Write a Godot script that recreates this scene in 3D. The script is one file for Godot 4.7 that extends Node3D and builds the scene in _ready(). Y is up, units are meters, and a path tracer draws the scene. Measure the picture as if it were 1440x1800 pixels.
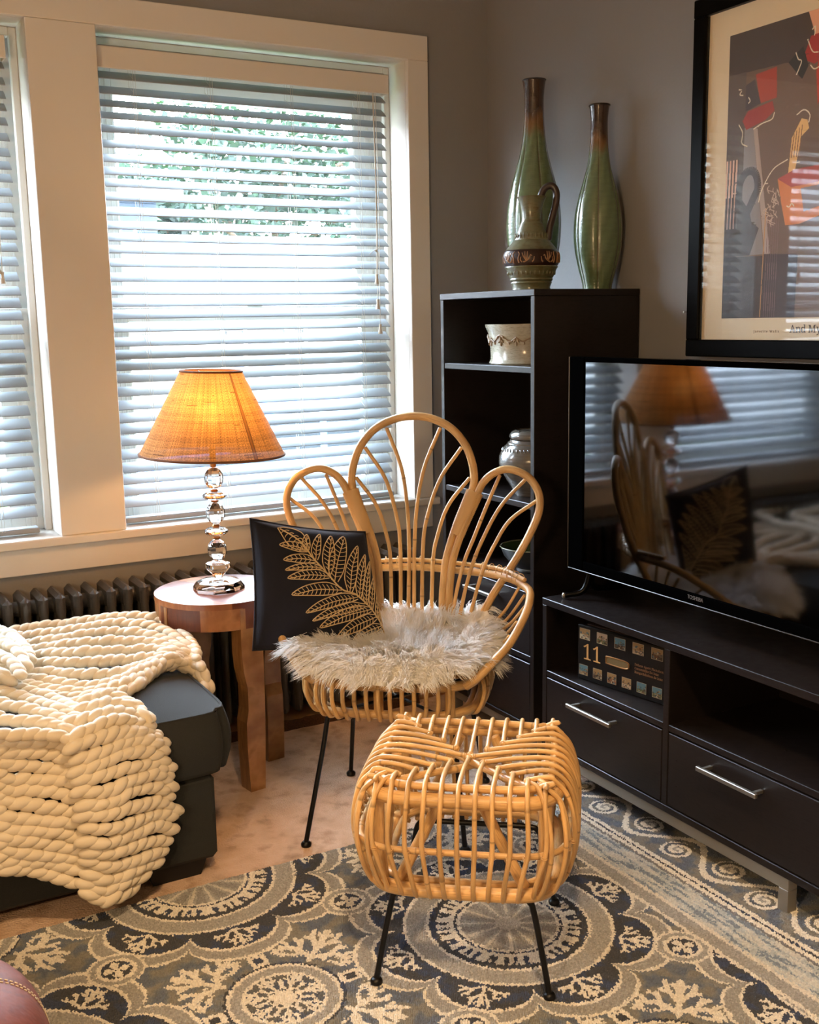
extends Node3D
# Sitting-room corner: two windows with blinds, a lit table lamp, a rattan chair with its footstool, dark shelving, a television and a hooked rug.

class MB:  # collects triangles for one mesh
	var v := PackedVector3Array()
	var n := PackedVector3Array()
	var t := PackedVector2Array()
	var c := PackedColorArray()
	var ix := PackedInt32Array()
	var col := Color.WHITE

	func p(at: Vector3, nor: Vector3, uv := Vector2.ZERO) -> int:
		v.push_back(at)
		n.push_back(nor)
		t.push_back(uv)
		c.push_back(col)
		return v.size() - 1

	func tri(i: int, j: int, k: int) -> void:
		ix.push_back(i)
		if (v[j] - v[i]).cross(v[k] - v[i]).dot(n[i] + n[j] + n[k]) > 0.0:
			ix.push_back(k)
			ix.push_back(j)
		else:
			ix.push_back(j)
			ix.push_back(k)

	func quad(i: int, j: int, k: int, l: int) -> void:
		tri(i, j, k)
		tri(i, k, l)

	func face(pts: Array, nor: Vector3, uvs: Array = []) -> void:
		var first := v.size()
		for i in pts.size():
			p(pts[i], nor, uvs[i] if uvs.size() else Vector2(pts[i].x + pts[i].z, pts[i].y))
		for i in range(2, pts.size()):
			tri(first, first + i - 1, first + i)

	# a box with chamfered edges
	func box(at: Vector3, size: Vector3, bev := 0.002, bas := Basis.IDENTITY) -> void:
		var h := size * 0.5
		bev = minf(bev, minf(h.x, minf(h.y, h.z)) * 0.9)
		var ax := [Vector3.RIGHT, Vector3.UP, Vector3.BACK]
		var pos := func(a: int, s: Vector3) -> Vector3:
			var q := Vector3((h.x - bev) * s.x, (h.y - bev) * s.y, (h.z - bev) * s.z)
			q[a] = h[a] * s[a]
			return at + bas * q
		for a in 3:
			var b := (a + 1) % 3
			var d := (a + 2) % 3
			for sg in [-1.0, 1.0]:
				var pts := []
				var uvs := []
				for e in [[-1, -1], [1, -1], [1, 1], [-1, 1]]:
					var s := Vector3.ZERO
					s[a] = sg
					s[b] = e[0]
					s[d] = e[1]
					pts.append(pos.call(a, s))
					uvs.append(Vector2(h[b] * e[0], h[d] * e[1]) if a != 0 else Vector2(h[d] * e[1], h[b] * e[0]))
				face(pts, bas * (ax[a] * sg), uvs)
		if bev <= 0.0:
			return
		for a in 3:
			var b := (a + 1) % 3
			var d := (a + 2) % 3
			for sa in [-1.0, 1.0]:
				for sb in [-1.0, 1.0]:
					var s0 := Vector3.ZERO
					s0[a] = sa
					s0[b] = sb
					var s1 := s0
					s0[d] = -1
					s1[d] = 1
					face([pos.call(a, s0), pos.call(a, s1), pos.call(b, s1), pos.call(b, s0)], (bas * (ax[a] * sa + ax[b] * sb)).normalized())
		for sx in [-1.0, 1.0]:
			for sy in [-1.0, 1.0]:
				for sz in [-1.0, 1.0]:
					var s := Vector3(sx, sy, sz)
					face([pos.call(0, s), pos.call(1, s), pos.call(2, s)], (bas * s).normalized())

	func span(lo: Vector3, hi: Vector3, bev := 0.002) -> void:
		box((lo + hi) * 0.5, (hi - lo).abs(), bev)

	# a round bar along a polyline; rad is a number or one number per point; cols colours the points
	func tube(pts: PackedVector3Array, rad, sides := 10, closed := false, caps := true, cols := PackedColorArray(), flat := 1.0, up := Vector3.ZERO) -> void:
		var m := pts.size()
		if m < 2:
			return
		var tan := PackedVector3Array()
		for i in m:
			var a := pts[(i - 1 + m) % m] if closed or i > 0 else pts[0]
			var b := pts[(i + 1) % m] if closed or i < m - 1 else pts[m - 1]
			tan.push_back((b - a).normalized())
		var nn := tan[0].cross(Vector3.UP if absf(tan[0].y) < 0.9 else Vector3.RIGHT).normalized()
		if up != Vector3.ZERO:
			nn = (up - tan[0] * up.dot(tan[0])).normalized()
		var frames := PackedVector3Array()
		for i in m:
			if up != Vector3.ZERO:
				nn = up
			nn = (nn - tan[i] * nn.dot(tan[i])).normalized()
			frames.push_back(nn)
		var twist := 0.0
		if closed and up == Vector3.ZERO:
			var back := (nn - tan[0] * nn.dot(tan[0])).normalized()
			twist = -atan2(back.cross(frames[0]).dot(tan[0]), back.dot(frames[0])) * -1.0
		var rows := m + (1 if closed else 0)
		var first := v.size()
		var run := 0.0
		var keep := col
		for r in rows:
			var i := r % m
			if r > 0:
				run += pts[i].distance_to(pts[(r - 1) % m])
			var rr: float = rad if rad is float or rad is int else rad[i]
			if cols.size():
				col = cols[i]
			var f := frames[i].rotated(tan[i], twist * r / m) if twist != 0.0 else frames[i]
			var g := tan[i].cross(f)
			for s in sides + 1:
				var an := TAU * s / sides
				p(pts[i] + (f * cos(an) * flat + g * sin(an)) * rr, (f * cos(an) / flat + g * sin(an)).normalized(), Vector2(float(s) / sides, run))
		for r in rows - 1:
			for s in sides:
				var a := first + r * (sides + 1) + s
				quad(a, a + 1, a + sides + 2, a + sides + 1)
		if caps and not closed:
			for e in 2:
				var i := 0 if e == 0 else m - 1
				var nor := tan[i] * (-1.0 if e == 0 else 1.0)
				var row := first + i * (sides + 1)
				if cols.size():
					col = cols[i]
				var rr2: float = rad if rad is float or rad is int else rad[i]
				var mid := p(pts[i] + nor * rr2 * 0.3, nor)
				var ring := v.size()
				for s in sides + 1:
					p(v[row + s], (n[row + s] + nor).normalized(), t[row + s])
				for s in sides:
					tri(mid, ring + s, ring + s + 1)
		col = keep

	# a profile of (radius, height) turned round the y axis of xf
	func lathe(prof: PackedVector2Array, segs := 32, xf := Transform3D.IDENTITY, facets := false, crease := 0.7) -> void:
		var m := prof.size()
		var sn := []
		for i in m - 1:
			var d := prof[i + 1] - prof[i]
			sn.append(Vector2(d.y, -d.x).normalized() if d.length() > 1e-7 else Vector2(1, 0))
		for i in m - 1:
			var na: Vector2 = sn[i]
			var nb: Vector2 = sn[i]
			if not facets:
				if i > 0 and sn[i - 1].dot(sn[i]) > crease:
					na = (sn[i - 1] + sn[i]).normalized()
				if i < m - 2 and sn[i + 1].dot(sn[i]) > crease:
					nb = (sn[i + 1] + sn[i]).normalized()
			if facets:
				for s in segs:
					var a0 := TAU * s / segs
					var a1 := TAU * (s + 1) / segs
					var am := (a0 + a1) * 0.5
					var q := [Vector3(cos(a0) * prof[i].x, prof[i].y, sin(a0) * prof[i].x), Vector3(cos(a1) * prof[i].x, prof[i].y, sin(a1) * prof[i].x), Vector3(cos(a1) * prof[i + 1].x, prof[i + 1].y, sin(a1) * prof[i + 1].x), Vector3(cos(a0) * prof[i + 1].x, prof[i + 1].y, sin(a0) * prof[i + 1].x)]
					face([xf * q[0], xf * q[1], xf * q[2], xf * q[3]], (xf.basis * Vector3(cos(am) * na.x, na.y, sin(am) * na.x)).normalized(), [Vector2(a0 / TAU, prof[i].y), Vector2(a1 / TAU, prof[i].y), Vector2(a1 / TAU, prof[i + 1].y), Vector2(a0 / TAU, prof[i + 1].y)])
				continue
			var first := v.size()
			for s in segs + 1:
				var an := TAU * s / segs
				for e in 2:
					var pr := prof[i + e]
					var nr := na if e == 0 else nb
					p(xf * Vector3(cos(an) * pr.x, pr.y, sin(an) * pr.x), (xf.basis * Vector3(cos(an) * nr.x, nr.y, sin(an) * nr.x)).normalized(), Vector2(float(s) / segs, pr.y))
			for s in segs:
				var a := first + s * 2
				quad(a, a + 2, a + 3, a + 1)

	# a surface given by f(u, v), u and v from 0 to 1; sg turns its normals
	func grid(nu: int, nv: int, f: Callable, sg := 1.0, wrap := false) -> void:
		var first := v.size()
		var pts := PackedVector3Array()
		for j in nv + 1:
			for i in nu + 1:
				pts.push_back(f.call(float(i) / nu, float(j) / nv))
		for j in nv + 1:
			for i in nu + 1:
				var i0 := i - 1 if i > 0 else (nu - 1 if wrap else 0)
				var i1 := i + 1 if i < nu else (1 if wrap else nu)
				var du := pts[j * (nu + 1) + i1] - pts[j * (nu + 1) + i0]
				var dv := pts[mini(j + 1, nv) * (nu + 1) + i] - pts[maxi(j - 1, 0) * (nu + 1) + i]
				var nor := du.cross(dv) * sg
				p(pts[j * (nu + 1) + i], nor.normalized() if nor.length() > 1e-12 else Vector3.UP, Vector2(float(i) / nu, float(j) / nv))
		for j in nv:
			for i in nu:
				var a := first + j * (nu + 1) + i
				quad(a, a + 1, a + nu + 2, a + nu + 1)

	# a flat outline (x, y) pushed out by depth along z of xf
	func prism(outline: PackedVector2Array, depth: float, xf := Transform3D.IDENTITY, uvs := 1.0) -> void:
		var tr := Geometry2D.triangulate_polygon(outline)
		for e in 2:
			var nor := (xf.basis * Vector3(0, 0, 1 if e else -1)).normalized()
			var first := v.size()
			for q in outline:
				p(xf * Vector3(q.x, q.y, depth if e else 0.0), nor, q * uvs)
			for i in range(0, tr.size(), 3):
				tri(first + tr[i], first + tr[i + 1], first + tr[i + 2])
		var turn := -1.0 if Geometry2D.is_polygon_clockwise(outline) else 1.0
		for i in outline.size():
			var a := outline[i]
			var b := outline[(i + 1) % outline.size()]
			var d := (b - a)
			if d.length() < 1e-7:
				continue
			face([xf * Vector3(a.x, a.y, 0), xf * Vector3(b.x, b.y, 0), xf * Vector3(b.x, b.y, depth), xf * Vector3(a.x, a.y, depth)], (xf.basis * Vector3(d.y, -d.x, 0) * turn).normalized())

	func blob(at: Vector3, bas: Basis, nu := 10, nv := 7) -> void:
		var inv := bas.inverse().transposed()
		var first := v.size()
		for j in nv + 1:
			var b := PI * j / nv
			for i in nu + 1:
				var a := TAU * i / nu
				var q := Vector3(sin(b) * cos(a), cos(b), sin(b) * sin(a))
				p(at + bas * q, (inv * q).normalized(), Vector2(float(i) / nu, float(j) / nv))
		for j in nv:
			for i in nu:
				var a := first + j * (nu + 1) + i
				quad(a, a + 1, a + nu + 2, a + nu + 1)

	func mesh() -> ArrayMesh:
		var a := []
		a.resize(Mesh.ARRAY_MAX)
		a[Mesh.ARRAY_VERTEX] = v
		a[Mesh.ARRAY_NORMAL] = n
		a[Mesh.ARRAY_TEX_UV] = t
		a[Mesh.ARRAY_COLOR] = c
		a[Mesh.ARRAY_INDEX] = ix
		var m := ArrayMesh.new()
		m.add_surface_from_arrays(Mesh.PRIMITIVE_TRIANGLES, a)
		return m


var M := {}
var used := {}
var rng := RandomNumberGenerator.new()


func numbered(called: String) -> String:
	used[called] = used.get(called, -1) + 1
	return called if used[called] == 0 else "%s_%03d" % [called, used[called]]


func thing(called: String, label: String, category: String, at := Vector3.ZERO, turn := 0.0, group := "") -> Node3D:
	var o := Node3D.new()
	o.name = numbered(called)
	add_child(o)
	o.position = at
	o.rotation.y = turn
	o.set_meta("label", label)
	o.set_meta("category", category)
	if group:
		o.set_meta("group", group)
	return o


func part(called: String, m, mat: Material, parent: Node3D, label := "") -> MeshInstance3D:
	var o := MeshInstance3D.new()
	o.name = called
	o.mesh = m.mesh() if m is MB else m
	o.material_override = mat
	parent.add_child(o, true)
	if label:
		o.set_meta("label", label)
	return o


func struct(called: String, m, mat: Material, label := "", category := "") -> MeshInstance3D:
	var o := part(called, m, mat, self, label)
	o.set_meta("kind", "structure")
	if category:
		o.set_meta("category", category)
	return o


func spline(pts: PackedVector3Array, per := 6, closed := false) -> PackedVector3Array:
	var out := PackedVector3Array()
	var m := pts.size()
	var spans := m if closed else m - 1
	for i in spans:
		var a := pts[(i - 1 + m) % m] if closed or i > 0 else pts[0] * 2.0 - pts[1]
		var b := pts[i]
		var d := pts[(i + 1) % m]
		var e := pts[(i + 2) % m] if closed or i < m - 2 else pts[m - 1] * 2.0 - pts[m - 2]
		for k in per:
			out.push_back(b.cubic_interpolate(d, a, e, float(k) / per))
	if not closed:
		out.push_back(pts[m - 1])
	return out


func vecs(flat: Array) -> PackedVector3Array:
	var out := PackedVector3Array()
	for i in range(0, flat.size(), 3):
		out.push_back(Vector3(flat[i], flat[i + 1], flat[i + 2]))
	return out


func flip_x(pts: PackedVector3Array) -> PackedVector3Array:
	var out := PackedVector3Array()
	for q in pts:
		out.push_back(Vector3(-q.x, q.y, q.z))
	return out


func length_of(pts: PackedVector3Array) -> float:
	var s := 0.0
	for i in range(1, pts.size()):
		s += pts[i].distance_to(pts[i - 1])
	return s


func mat(col: Color, rough := 0.6, metal := 0.0) -> StandardMaterial3D:
	var m := StandardMaterial3D.new()
	m.albedo_color = col
	m.roughness = rough
	m.metallic = metal
	return m


func noise_tex(freq: float, colours: Array, size := 256, seed := 1, type := FastNoiseLite.TYPE_SIMPLEX_SMOOTH, octaves := 4) -> NoiseTexture2D:
	var f := FastNoiseLite.new()
	f.seed = seed
	f.noise_type = type
	f.frequency = freq
	f.fractal_octaves = octaves
	var tx := NoiseTexture2D.new()
	tx.width = size
	tx.height = size
	tx.seamless = true
	tx.noise = f
	if colours.size():
		var g := Gradient.new()
		var off := PackedFloat32Array()
		var cc := PackedColorArray()
		for i in colours.size():
			off.push_back(float(i) / (colours.size() - 1))
			cc.push_back(colours[i])
		g.offsets = off
		g.colors = cc
		tx.color_ramp = g
	return tx


func bumps(m: StandardMaterial3D, tx: Texture2D, cm: float) -> void:
	m.heightmap_enabled = true
	m.heightmap_texture = tx
	m.heightmap_scale = cm


func triplanar(m: StandardMaterial3D, scale: Vector3, world := true) -> void:
	m.uv1_triplanar = true
	m.uv1_world_triplanar = world
	m.uv1_scale = scale


# the numbers that set the light
const EXPOSURE := 1.0
const SKY := 55.0
const LAMP := Color(1.0, 0.76, 0.50)
const LAMP_E := 0.17
const WARM := Color(1.0, 0.83, 0.62)
const GLOBE := Vector3(-0.80, 1.45, -0.40)
const GLOBE_E := 2.4
const DOWN := Vector3(0.5, 0, -0.6)
const DOWN_E := 7.0
const SLAT_TILT := 34.5
const SHADE_SEAM := 0.2
const POUF_AT := Vector3(0.0, 0.008, -1.82)


func _ready() -> void:
	rng.seed = 7
	view_and_light()
	materials()
	room()
	windows()
	outside()
	radiator()
	rug()
	bookshelf()
	console()
	television()
	framed_print()
	bench()
	blanket()
	side_table()
	table_lamp()
	chair()
	sheepskin()
	pillow()
	footstool()
	ceramics()
	pouf()


func view_and_light() -> void:
	var cam := Camera3D.new()
	cam.name = "camera"
	var yaw := 0.504545
	var pitch := 0.172793
	var roll := -0.0173909
	var f := Vector3(sin(yaw) * cos(pitch), -sin(pitch), -cos(yaw) * cos(pitch))
	var r := Vector3(cos(yaw), 0, sin(yaw))
	var u := r.cross(f)
	var r2 := r * cos(roll) + u * sin(roll)
	var u2 := u * cos(roll) - r * sin(roll)
	cam.transform = Transform3D(Basis(r2, u2, -f), Vector3(0, 1.4, 0))
	cam.fov = rad_to_deg(2.0 * atan(900.0 / 1923.244))
	cam.near = 0.03
	cam.far = 120.0
	add_child(cam)
	cam.current = true
	var env := Environment.new()
	env.tonemap_mode = Environment.TONE_MAPPER_LINEAR
	env.tonemap_exposure = EXPOSURE
	env.background_mode = Environment.BG_SKY
	var sky := Sky.new()
	var sm := ProceduralSkyMaterial.new()
	sm.sky_top_color = Color(0.80, 0.90, 1.0)
	sm.sky_horizon_color = Color(0.97, 0.98, 1.0)
	sm.ground_bottom_color = Color(0.30, 0.32, 0.30)
	sm.ground_horizon_color = Color(0.42, 0.44, 0.42)
	sm.sky_curve = 0.25
	sky.sky_material = sm
	env.sky = sky
	env.background_energy_multiplier = SKY
	env.sdfgi_enabled = true
	env.ssao_enabled = true
	env.ssil_enabled = true
	var we := WorldEnvironment.new()
	we.name = "world_environment"
	we.environment = env
	add_child(we)


func materials() -> void:
	M.white = mat(Color(0.87, 0.85, 0.82), 0.32)
	M.sash = mat(Color(0.88, 0.88, 0.86), 0.35)
	M.slat = mat(Color(0.59, 0.61, 0.62), 0.42)
	M.cord = mat(Color(0.82, 0.80, 0.75), 0.8)
	M.wall = mat(Color(0.55, 0.545, 0.545), 0.7)
	bumps(M.wall, noise_tex(0.08, [], 256, 3), 0.03)
	triplanar(M.wall, Vector3.ONE * 3.0)
	M.ceiling = mat(Color(0.86, 0.85, 0.82), 0.9)
	M.carpet = mat(Color(0.83, 0.71, 0.61), 0.97)
	M.carpet.albedo_texture = noise_tex(0.012, [Color(0.74, 0.72, 0.68), Color(0.95, 0.93, 0.9), Color(1, 1, 1), Color(0.84, 0.80, 0.76)], 512, 5, FastNoiseLite.TYPE_SIMPLEX_SMOOTH, 6)
	bumps(M.carpet, noise_tex(0.22, [], 512, 9, FastNoiseLite.TYPE_SIMPLEX_SMOOTH, 3), 0.35)
	triplanar(M.carpet, Vector3.ONE * 1.3)
	M.glass = mat(Color(0.97, 1.0, 0.99, 0.04), 0.02)
	M.glass.transparency = BaseMaterial3D.TRANSPARENCY_ALPHA
	M.espresso = mat(Color(0.125, 0.105, 0.10), 0.38)
	M.espresso.metallic_specular = 0.36
	M.espresso.roughness_texture = noise_tex(0.05, [Color(0.7, 0.7, 0.7), Color(1, 1, 1)], 256, 12)
	M.espresso.albedo_texture = noise_tex(0.03, [Color(0.75, 0.72, 0.72), Color(1, 1, 1), Color(0.85, 0.82, 0.82)], 256, 13)
	triplanar(M.espresso, Vector3(2.0, 14.0, 2.0))
	M.edge = mat(Color(0.30, 0.30, 0.315), 0.35)
	M.steel = mat(Color(0.66, 0.64, 0.60), 0.32, 0.9)
	M.grey_metal = mat(Color(0.55, 0.53, 0.49), 0.45, 0.5)
	M.black_metal = mat(Color(0.035, 0.032, 0.032), 0.4, 0.3)
	M.black = mat(Color(0.02, 0.02, 0.02), 0.5)
	M.rattan = mat(Color(1, 1, 1), 0.36)
	M.rattan.vertex_color_use_as_albedo = true
	M.rattan.albedo_texture = noise_tex(0.035, [Color(0.82, 0.74, 0.66), Color(1, 0.98, 0.95), Color(0.93, 0.88, 0.80)], 256, 21)
	M.rattan.uv1_scale = Vector3(2.0, 1.6, 1)
	M.binding = mat(Color(0.82, 0.66, 0.44), 0.5)
	M.brass = mat(Color(0.62, 0.44, 0.26), 0.3, 0.8)


func room() -> void:
	var floor := MB.new()
	floor.span(Vector3(-2.75, -0.12, -3.78), Vector3(2.5, 0, 1.75), 0.0)
	struct("floor", floor, M.carpet)
	var cl := MB.new()
	cl.span(Vector3(-2.75, 2.75, -3.78), Vector3(2.5, 2.87, 1.75), 0.0)
	struct("ceiling", cl, M.ceiling)
	var wb := MB.new()  # the wall with the two windows
	wb.span(Vector3(-2.75, 0, -3.82), Vector3(-0.412, 2.75, -3.6), 0.0)
	wb.span(Vector3(0.705, 0.70, -3.82), Vector3(0.891, 2.34, -3.6), 0.0)
	wb.span(Vector3(2.012, 0, -3.82), Vector3(2.5, 2.75, -3.6), 0.0)
	wb.span(Vector3(-0.412, 0, -3.82), Vector3(2.012, 0.715, -3.6), 0.0)
	wb.span(Vector3(-0.412, 2.327, -3.82), Vector3(2.012, 2.75, -3.6), 0.0)
	struct("wall_back", wb, M.wall)
	var wr := MB.new()
	wr.span(Vector3(2.35, 0, -3.82), Vector3(2.5, 2.75, 1.75), 0.0)
	struct("wall_right", wr, M.wall)
	var wl := MB.new()
	wl.span(Vector3(-2.75, 0, -3.82), Vector3(-2.6, 2.75, 1.75), 0.0)
	struct("wall_left", wl, M.wall)
	var wf := MB.new()
	wf.span(Vector3(-2.75, 0, 1.6), Vector3(2.5, 2.75, 1.75), 0.0)
	struct("wall_front", wf, M.wall)
	# baseboards, with a small step at the top
	var bb := MB.new()
	bb.span(Vector3(-2.6, 0, -3.6), Vector3(2.35, 0.115, -3.582), 0.003)
	bb.span(Vector3(-2.6, 0.115, -3.6), Vector3(2.35, 0.13, -3.588), 0.003)
	struct("baseboard_back", bb, M.white)
	var br := MB.new()
	br.span(Vector3(2.332, 0, -3.6), Vector3(2.35, 0.115, 1.6), 0.003)
	br.span(Vector3(2.338, 0.115, -3.6), Vector3(2.35, 0.13, 1.6), 0.003)
	struct("baseboard_right", br, M.white)
	# the carpet's folded-up edge in front of the bare boards below the radiator
	var boards := MB.new()
	boards.span(Vector3(-2.6, 0.0, -3.582), Vector3(2.33, 0.022, -3.42), 0.002)
	var bm := mat(Color(0.74, 0.56, 0.38), 0.5)
	bm.albedo_texture = noise_tex(0.02, [Color(0.8, 0.75, 0.7), Color(1, 1, 1)], 256, 31)
	struct("trim_1", boards, bm)
	var strip := MB.new()
	strip.grid(220, 6, func(u: float, v: float) -> Vector3:
		var x := lerpf(-2.6, 1.9, u)
		var a := v * PI
		var w := 0.5 * sin(x * 61.0) + 0.3 * sin(x * 143.0 + 1.0) + 0.2 * sin(x * 317.0)
		return Vector3(x, sin(a) * (0.030 + 0.004 * w), -3.405 + cos(a) * (0.018 + 0.003 * w)), 1.0)
	var cm := mat(Color(0.40, 0.27, 0.17), 1.0)
	cm.albedo_texture = noise_tex(0.15, [Color(0.55, 0.5, 0.45), Color(1, 1, 1)], 256, 33)
	bumps(cm, noise_tex(0.3, [], 256, 34), 0.5)
	triplanar(cm, Vector3.ONE * 4.0)
	struct("trim_2", strip, cm)
	# window surround: head, side, mullion, stool, apron
	var head := MB.new()
	head.span(Vector3(-0.49, 2.315, -3.6), Vector3(2.083, 2.400, -3.578), 0.002)
	struct("trim_3", head, M.white)
	var side := MB.new()
	side.span(Vector3(2.0, 0.735, -3.6), Vector3(2.083, 2.315, -3.578), 0.002)
	struct("trim_4", side, M.white)
	var mull := MB.new()
	mull.span(Vector3(0.693, 0.735, -3.6), Vector3(0.903, 2.314, -3.5785), 0.002)
	struct("trim_5", mull, M.white)
	var far := MB.new()
	far.span(Vector3(-0.49, 0.735, -3.6), Vector3(-0.40, 2.315, -3.578), 0.002)
	struct("trim_6", far, M.white)
	var stool := MB.new()
	stool.span(Vector3(-0.52, 0.706, -3.80), Vector3(2.105, 0.735, -3.562), 0.004)
	struct("trim_7", stool, M.white)
	var apron := MB.new()
	apron.span(Vector3(-0.49, 0.619, -3.6), Vector3(2.083, 0.706, -3.585), 0.002)
	struct("trim_8", apron, M.white)
	# two small nails left in the wall beside the picture
	for q in [Vector3(2.346, 1.412, -2.512), Vector3(2.346, 1.432, -2.478)]:
		var nl := MB.new()
		nl.lathe(PackedVector2Array([Vector2(0.0, 0.012), Vector2(0.004, 0.011), Vector2(0.0045, 0.008), Vector2(0.0015, 0.007), Vector2(0.0015, -0.004)]), 10, Transform3D(Basis(Vector3.BACK, PI / 2), Vector3.ZERO))
		var o := thing("picture_nail", "small nail head in the grey wall left of the picture frame, " + ("upper one" if q.y > 1.42 else "lower one"), "nail", q, 0.0, "nails in the wall")
		part("nail_shaft", nl, M.steel, o)
	floor_lamp()
	downlight()


# the room's other lamp, behind the camera: a frosted globe on a brass standard
func floor_lamp() -> void:
	var o := thing("floor_lamp", "brass floor lamp with a frosted glass globe standing behind the viewer", "floor lamp", Vector3(GLOBE.x, 0, GLOBE.z))
	var base := MB.new()
	base.lathe(PackedVector2Array([Vector2(0.0, 0.0), Vector2(0.14, 0.0), Vector2(0.14, 0.012), Vector2(0.05, 0.028), Vector2(0.014, 0.04), Vector2(0.0, 0.04)]), 36)
	part("base", base, M.brass, o)
	var pole := MB.new()
	pole.tube(PackedVector3Array([Vector3(0, 0.03, 0), Vector3(0, GLOBE.y - 0.13, 0)]), 0.011, 14)
	part("pole", pole, M.brass, o)
	var cup := MB.new()
	cup.lathe(PackedVector2Array([Vector2(0.0, GLOBE.y - 0.16), Vector2(0.03, GLOBE.y - 0.16), Vector2(0.055, GLOBE.y - 0.125), Vector2(0.0, GLOBE.y - 0.125)]), 24)
	part("cup", cup, M.brass, o)
	var globe := MB.new()
	globe.blob(Vector3(0, GLOBE.y, 0), Basis.from_scale(Vector3.ONE * 0.13), 36, 20)
	var bm := mat(Color(0.95, 0.9, 0.8), 0.5)
	bm.emission_enabled = true
	bm.emission = WARM
	bm.emission_energy_multiplier = 2.0
	part("lamp_globe", globe, bm, o)
	var l := OmniLight3D.new()
	l.name = "floor_lamp_light"
	l.light_color = WARM
	l.light_energy = GLOBE_E
	l.light_size = 0.12
	l.omni_range = 12.0
	l.omni_attenuation = 2.0
	l.shadow_enabled = true
	l.position = GLOBE
	add_child(l)


# a recessed downlight in the ceiling above the viewer
func downlight() -> void:
	var o := thing("ceiling_downlight", "round recessed downlight in the white ceiling above the viewer", "downlight", Vector3(DOWN.x, 2.75, DOWN.z))
	var rim := MB.new()
	rim.lathe(PackedVector2Array([Vector2(0.085, -0.001), Vector2(0.11, -0.006), Vector2(0.115, -0.002), Vector2(0.115, 0.0), Vector2(0.085, 0.0)]), 40)
	part("rim", rim, M.white, o)
	var lens := MB.new()
	lens.lathe(PackedVector2Array([Vector2(0.0, -0.004), Vector2(0.084, -0.004), Vector2(0.085, -0.001), Vector2(0.0, -0.001)]), 40)
	var lm := mat(Color(0.95, 0.93, 0.9), 0.5)
	lm.emission_enabled = true
	lm.emission = WARM
	lm.emission_energy_multiplier = 3.0
	part("light_lens", lens, lm, o)
	var l := SpotLight3D.new()
	l.name = "ceiling_downlight_light"
	l.light_color = WARM
	l.light_energy = DOWN_E
	l.light_size = 0.085
	l.spot_range = 12.0
	l.spot_angle = 56.0
	l.spot_angle_attenuation = 0.7
	l.spot_attenuation = 2.0
	l.shadow_enabled = true
	l.position = Vector3(DOWN.x, 2.73, DOWN.z)
	l.rotation = Vector3(-PI / 2, 0, 0)
	add_child(l)


func windows() -> void:
	window_unit(0.903, 2.0, "window_1")
	window_unit(-0.40, 0.693, "window_2")
	blind(0.918, 1.945, "white slatted venetian blind in the right window behind the table lamp", 0)
	blind(-0.385, 0.638, "white slatted venetian blind in the left window, cut off by the photo's edge", 1)


func window_unit(x0: float, x1: float, called: String) -> void:
	var o := Node3D.new()
	o.name = called
	add_child(o)
	o.set_meta("kind", "structure")
	var jm := MB.new()
	jm.span(Vector3(x0 - 0.012, 0.735, -3.82), Vector3(x0, 2.315, -3.6), 0.0)
	jm.span(Vector3(x1, 0.735, -3.82), Vector3(x1 + 0.012, 2.315, -3.6), 0.0)
	jm.span(Vector3(x0 - 0.012, 2.315, -3.82), Vector3(x1 + 0.012, 2.327, -3.6), 0.0)
	part("jamb", jm, M.white, o)
	var st := MB.new()
	st.span(Vector3(x0, 0.735, -3.742), Vector3(x0 + 0.024, 2.315, -3.72), 0.003)
	st.span(Vector3(x1 - 0.024, 0.735, -3.742), Vector3(x1, 2.315, -3.72), 0.003)
	st.span(Vector3(x0 + 0.024, 2.285, -3.742), Vector3(x1 - 0.024, 2.315, -3.72), 0.003)
	part("stop", st, M.white, o)
	for k in 2:  # upper sash outside, lower sash inside
		var zf := -3.778 if k == 0 else -3.744
		var ya := 1.412 if k == 0 else 0.736
		var yb := 2.312 if k == 0 else 1.462
		var lo := ya + (0.05 if k == 0 else 0.075)
		var hi := yb - (0.16 if k == 0 else 0.05)
		var xl := x0 + 0.088
		var xr := x1 - 0.125
		var fr := MB.new()
		fr.span(Vector3(x0, ya, zf - 0.032), Vector3(xl, yb, zf), 0.002)
		fr.span(Vector3(xr, ya, zf - 0.032), Vector3(x1, yb, zf), 0.002)
		fr.span(Vector3(xl, ya, zf - 0.032), Vector3(xr, lo, zf), 0.002)
		fr.span(Vector3(xl, hi, zf - 0.032), Vector3(xr, yb, zf), 0.002)
		var sash := part("sash", fr, M.sash, o)
		var bead := MB.new()  # the thin glazing bead and the vertical ribs of the side tracks
		for xx in [xl, xr]:
			bead.span(Vector3(xx - 0.004, lo, zf - 0.004), Vector3(xx + 0.004, hi, zf + 0.004), 0.001)
		for j in 3:
			bead.span(Vector3(x0 + 0.034 + j * 0.016, ya, zf - 0.002), Vector3(x0 + 0.040 + j * 0.016, yb, zf + 0.003), 0.001)
			bead.span(Vector3(x1 - 0.080 + j * 0.016, ya, zf - 0.002), Vector3(x1 - 0.074 + j * 0.016, yb, zf + 0.003), 0.001)
		part("glazing_bead", bead, M.sash, sash)
		var pane := MB.new()
		pane.face([Vector3(xl, lo, zf - 0.018), Vector3(xr, lo, zf - 0.018), Vector3(xr, hi, zf - 0.018), Vector3(xl, hi, zf - 0.018)], Vector3.BACK)
		part("pane", pane, M.glass, sash)
	var lock := MB.new()
	lock.box(Vector3((x0 + x1) * 0.5, 1.467, -3.752), Vector3(0.06, 0.012, 0.02), 0.003)
	part("sash_lock", lock, M.steel, o)


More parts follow.
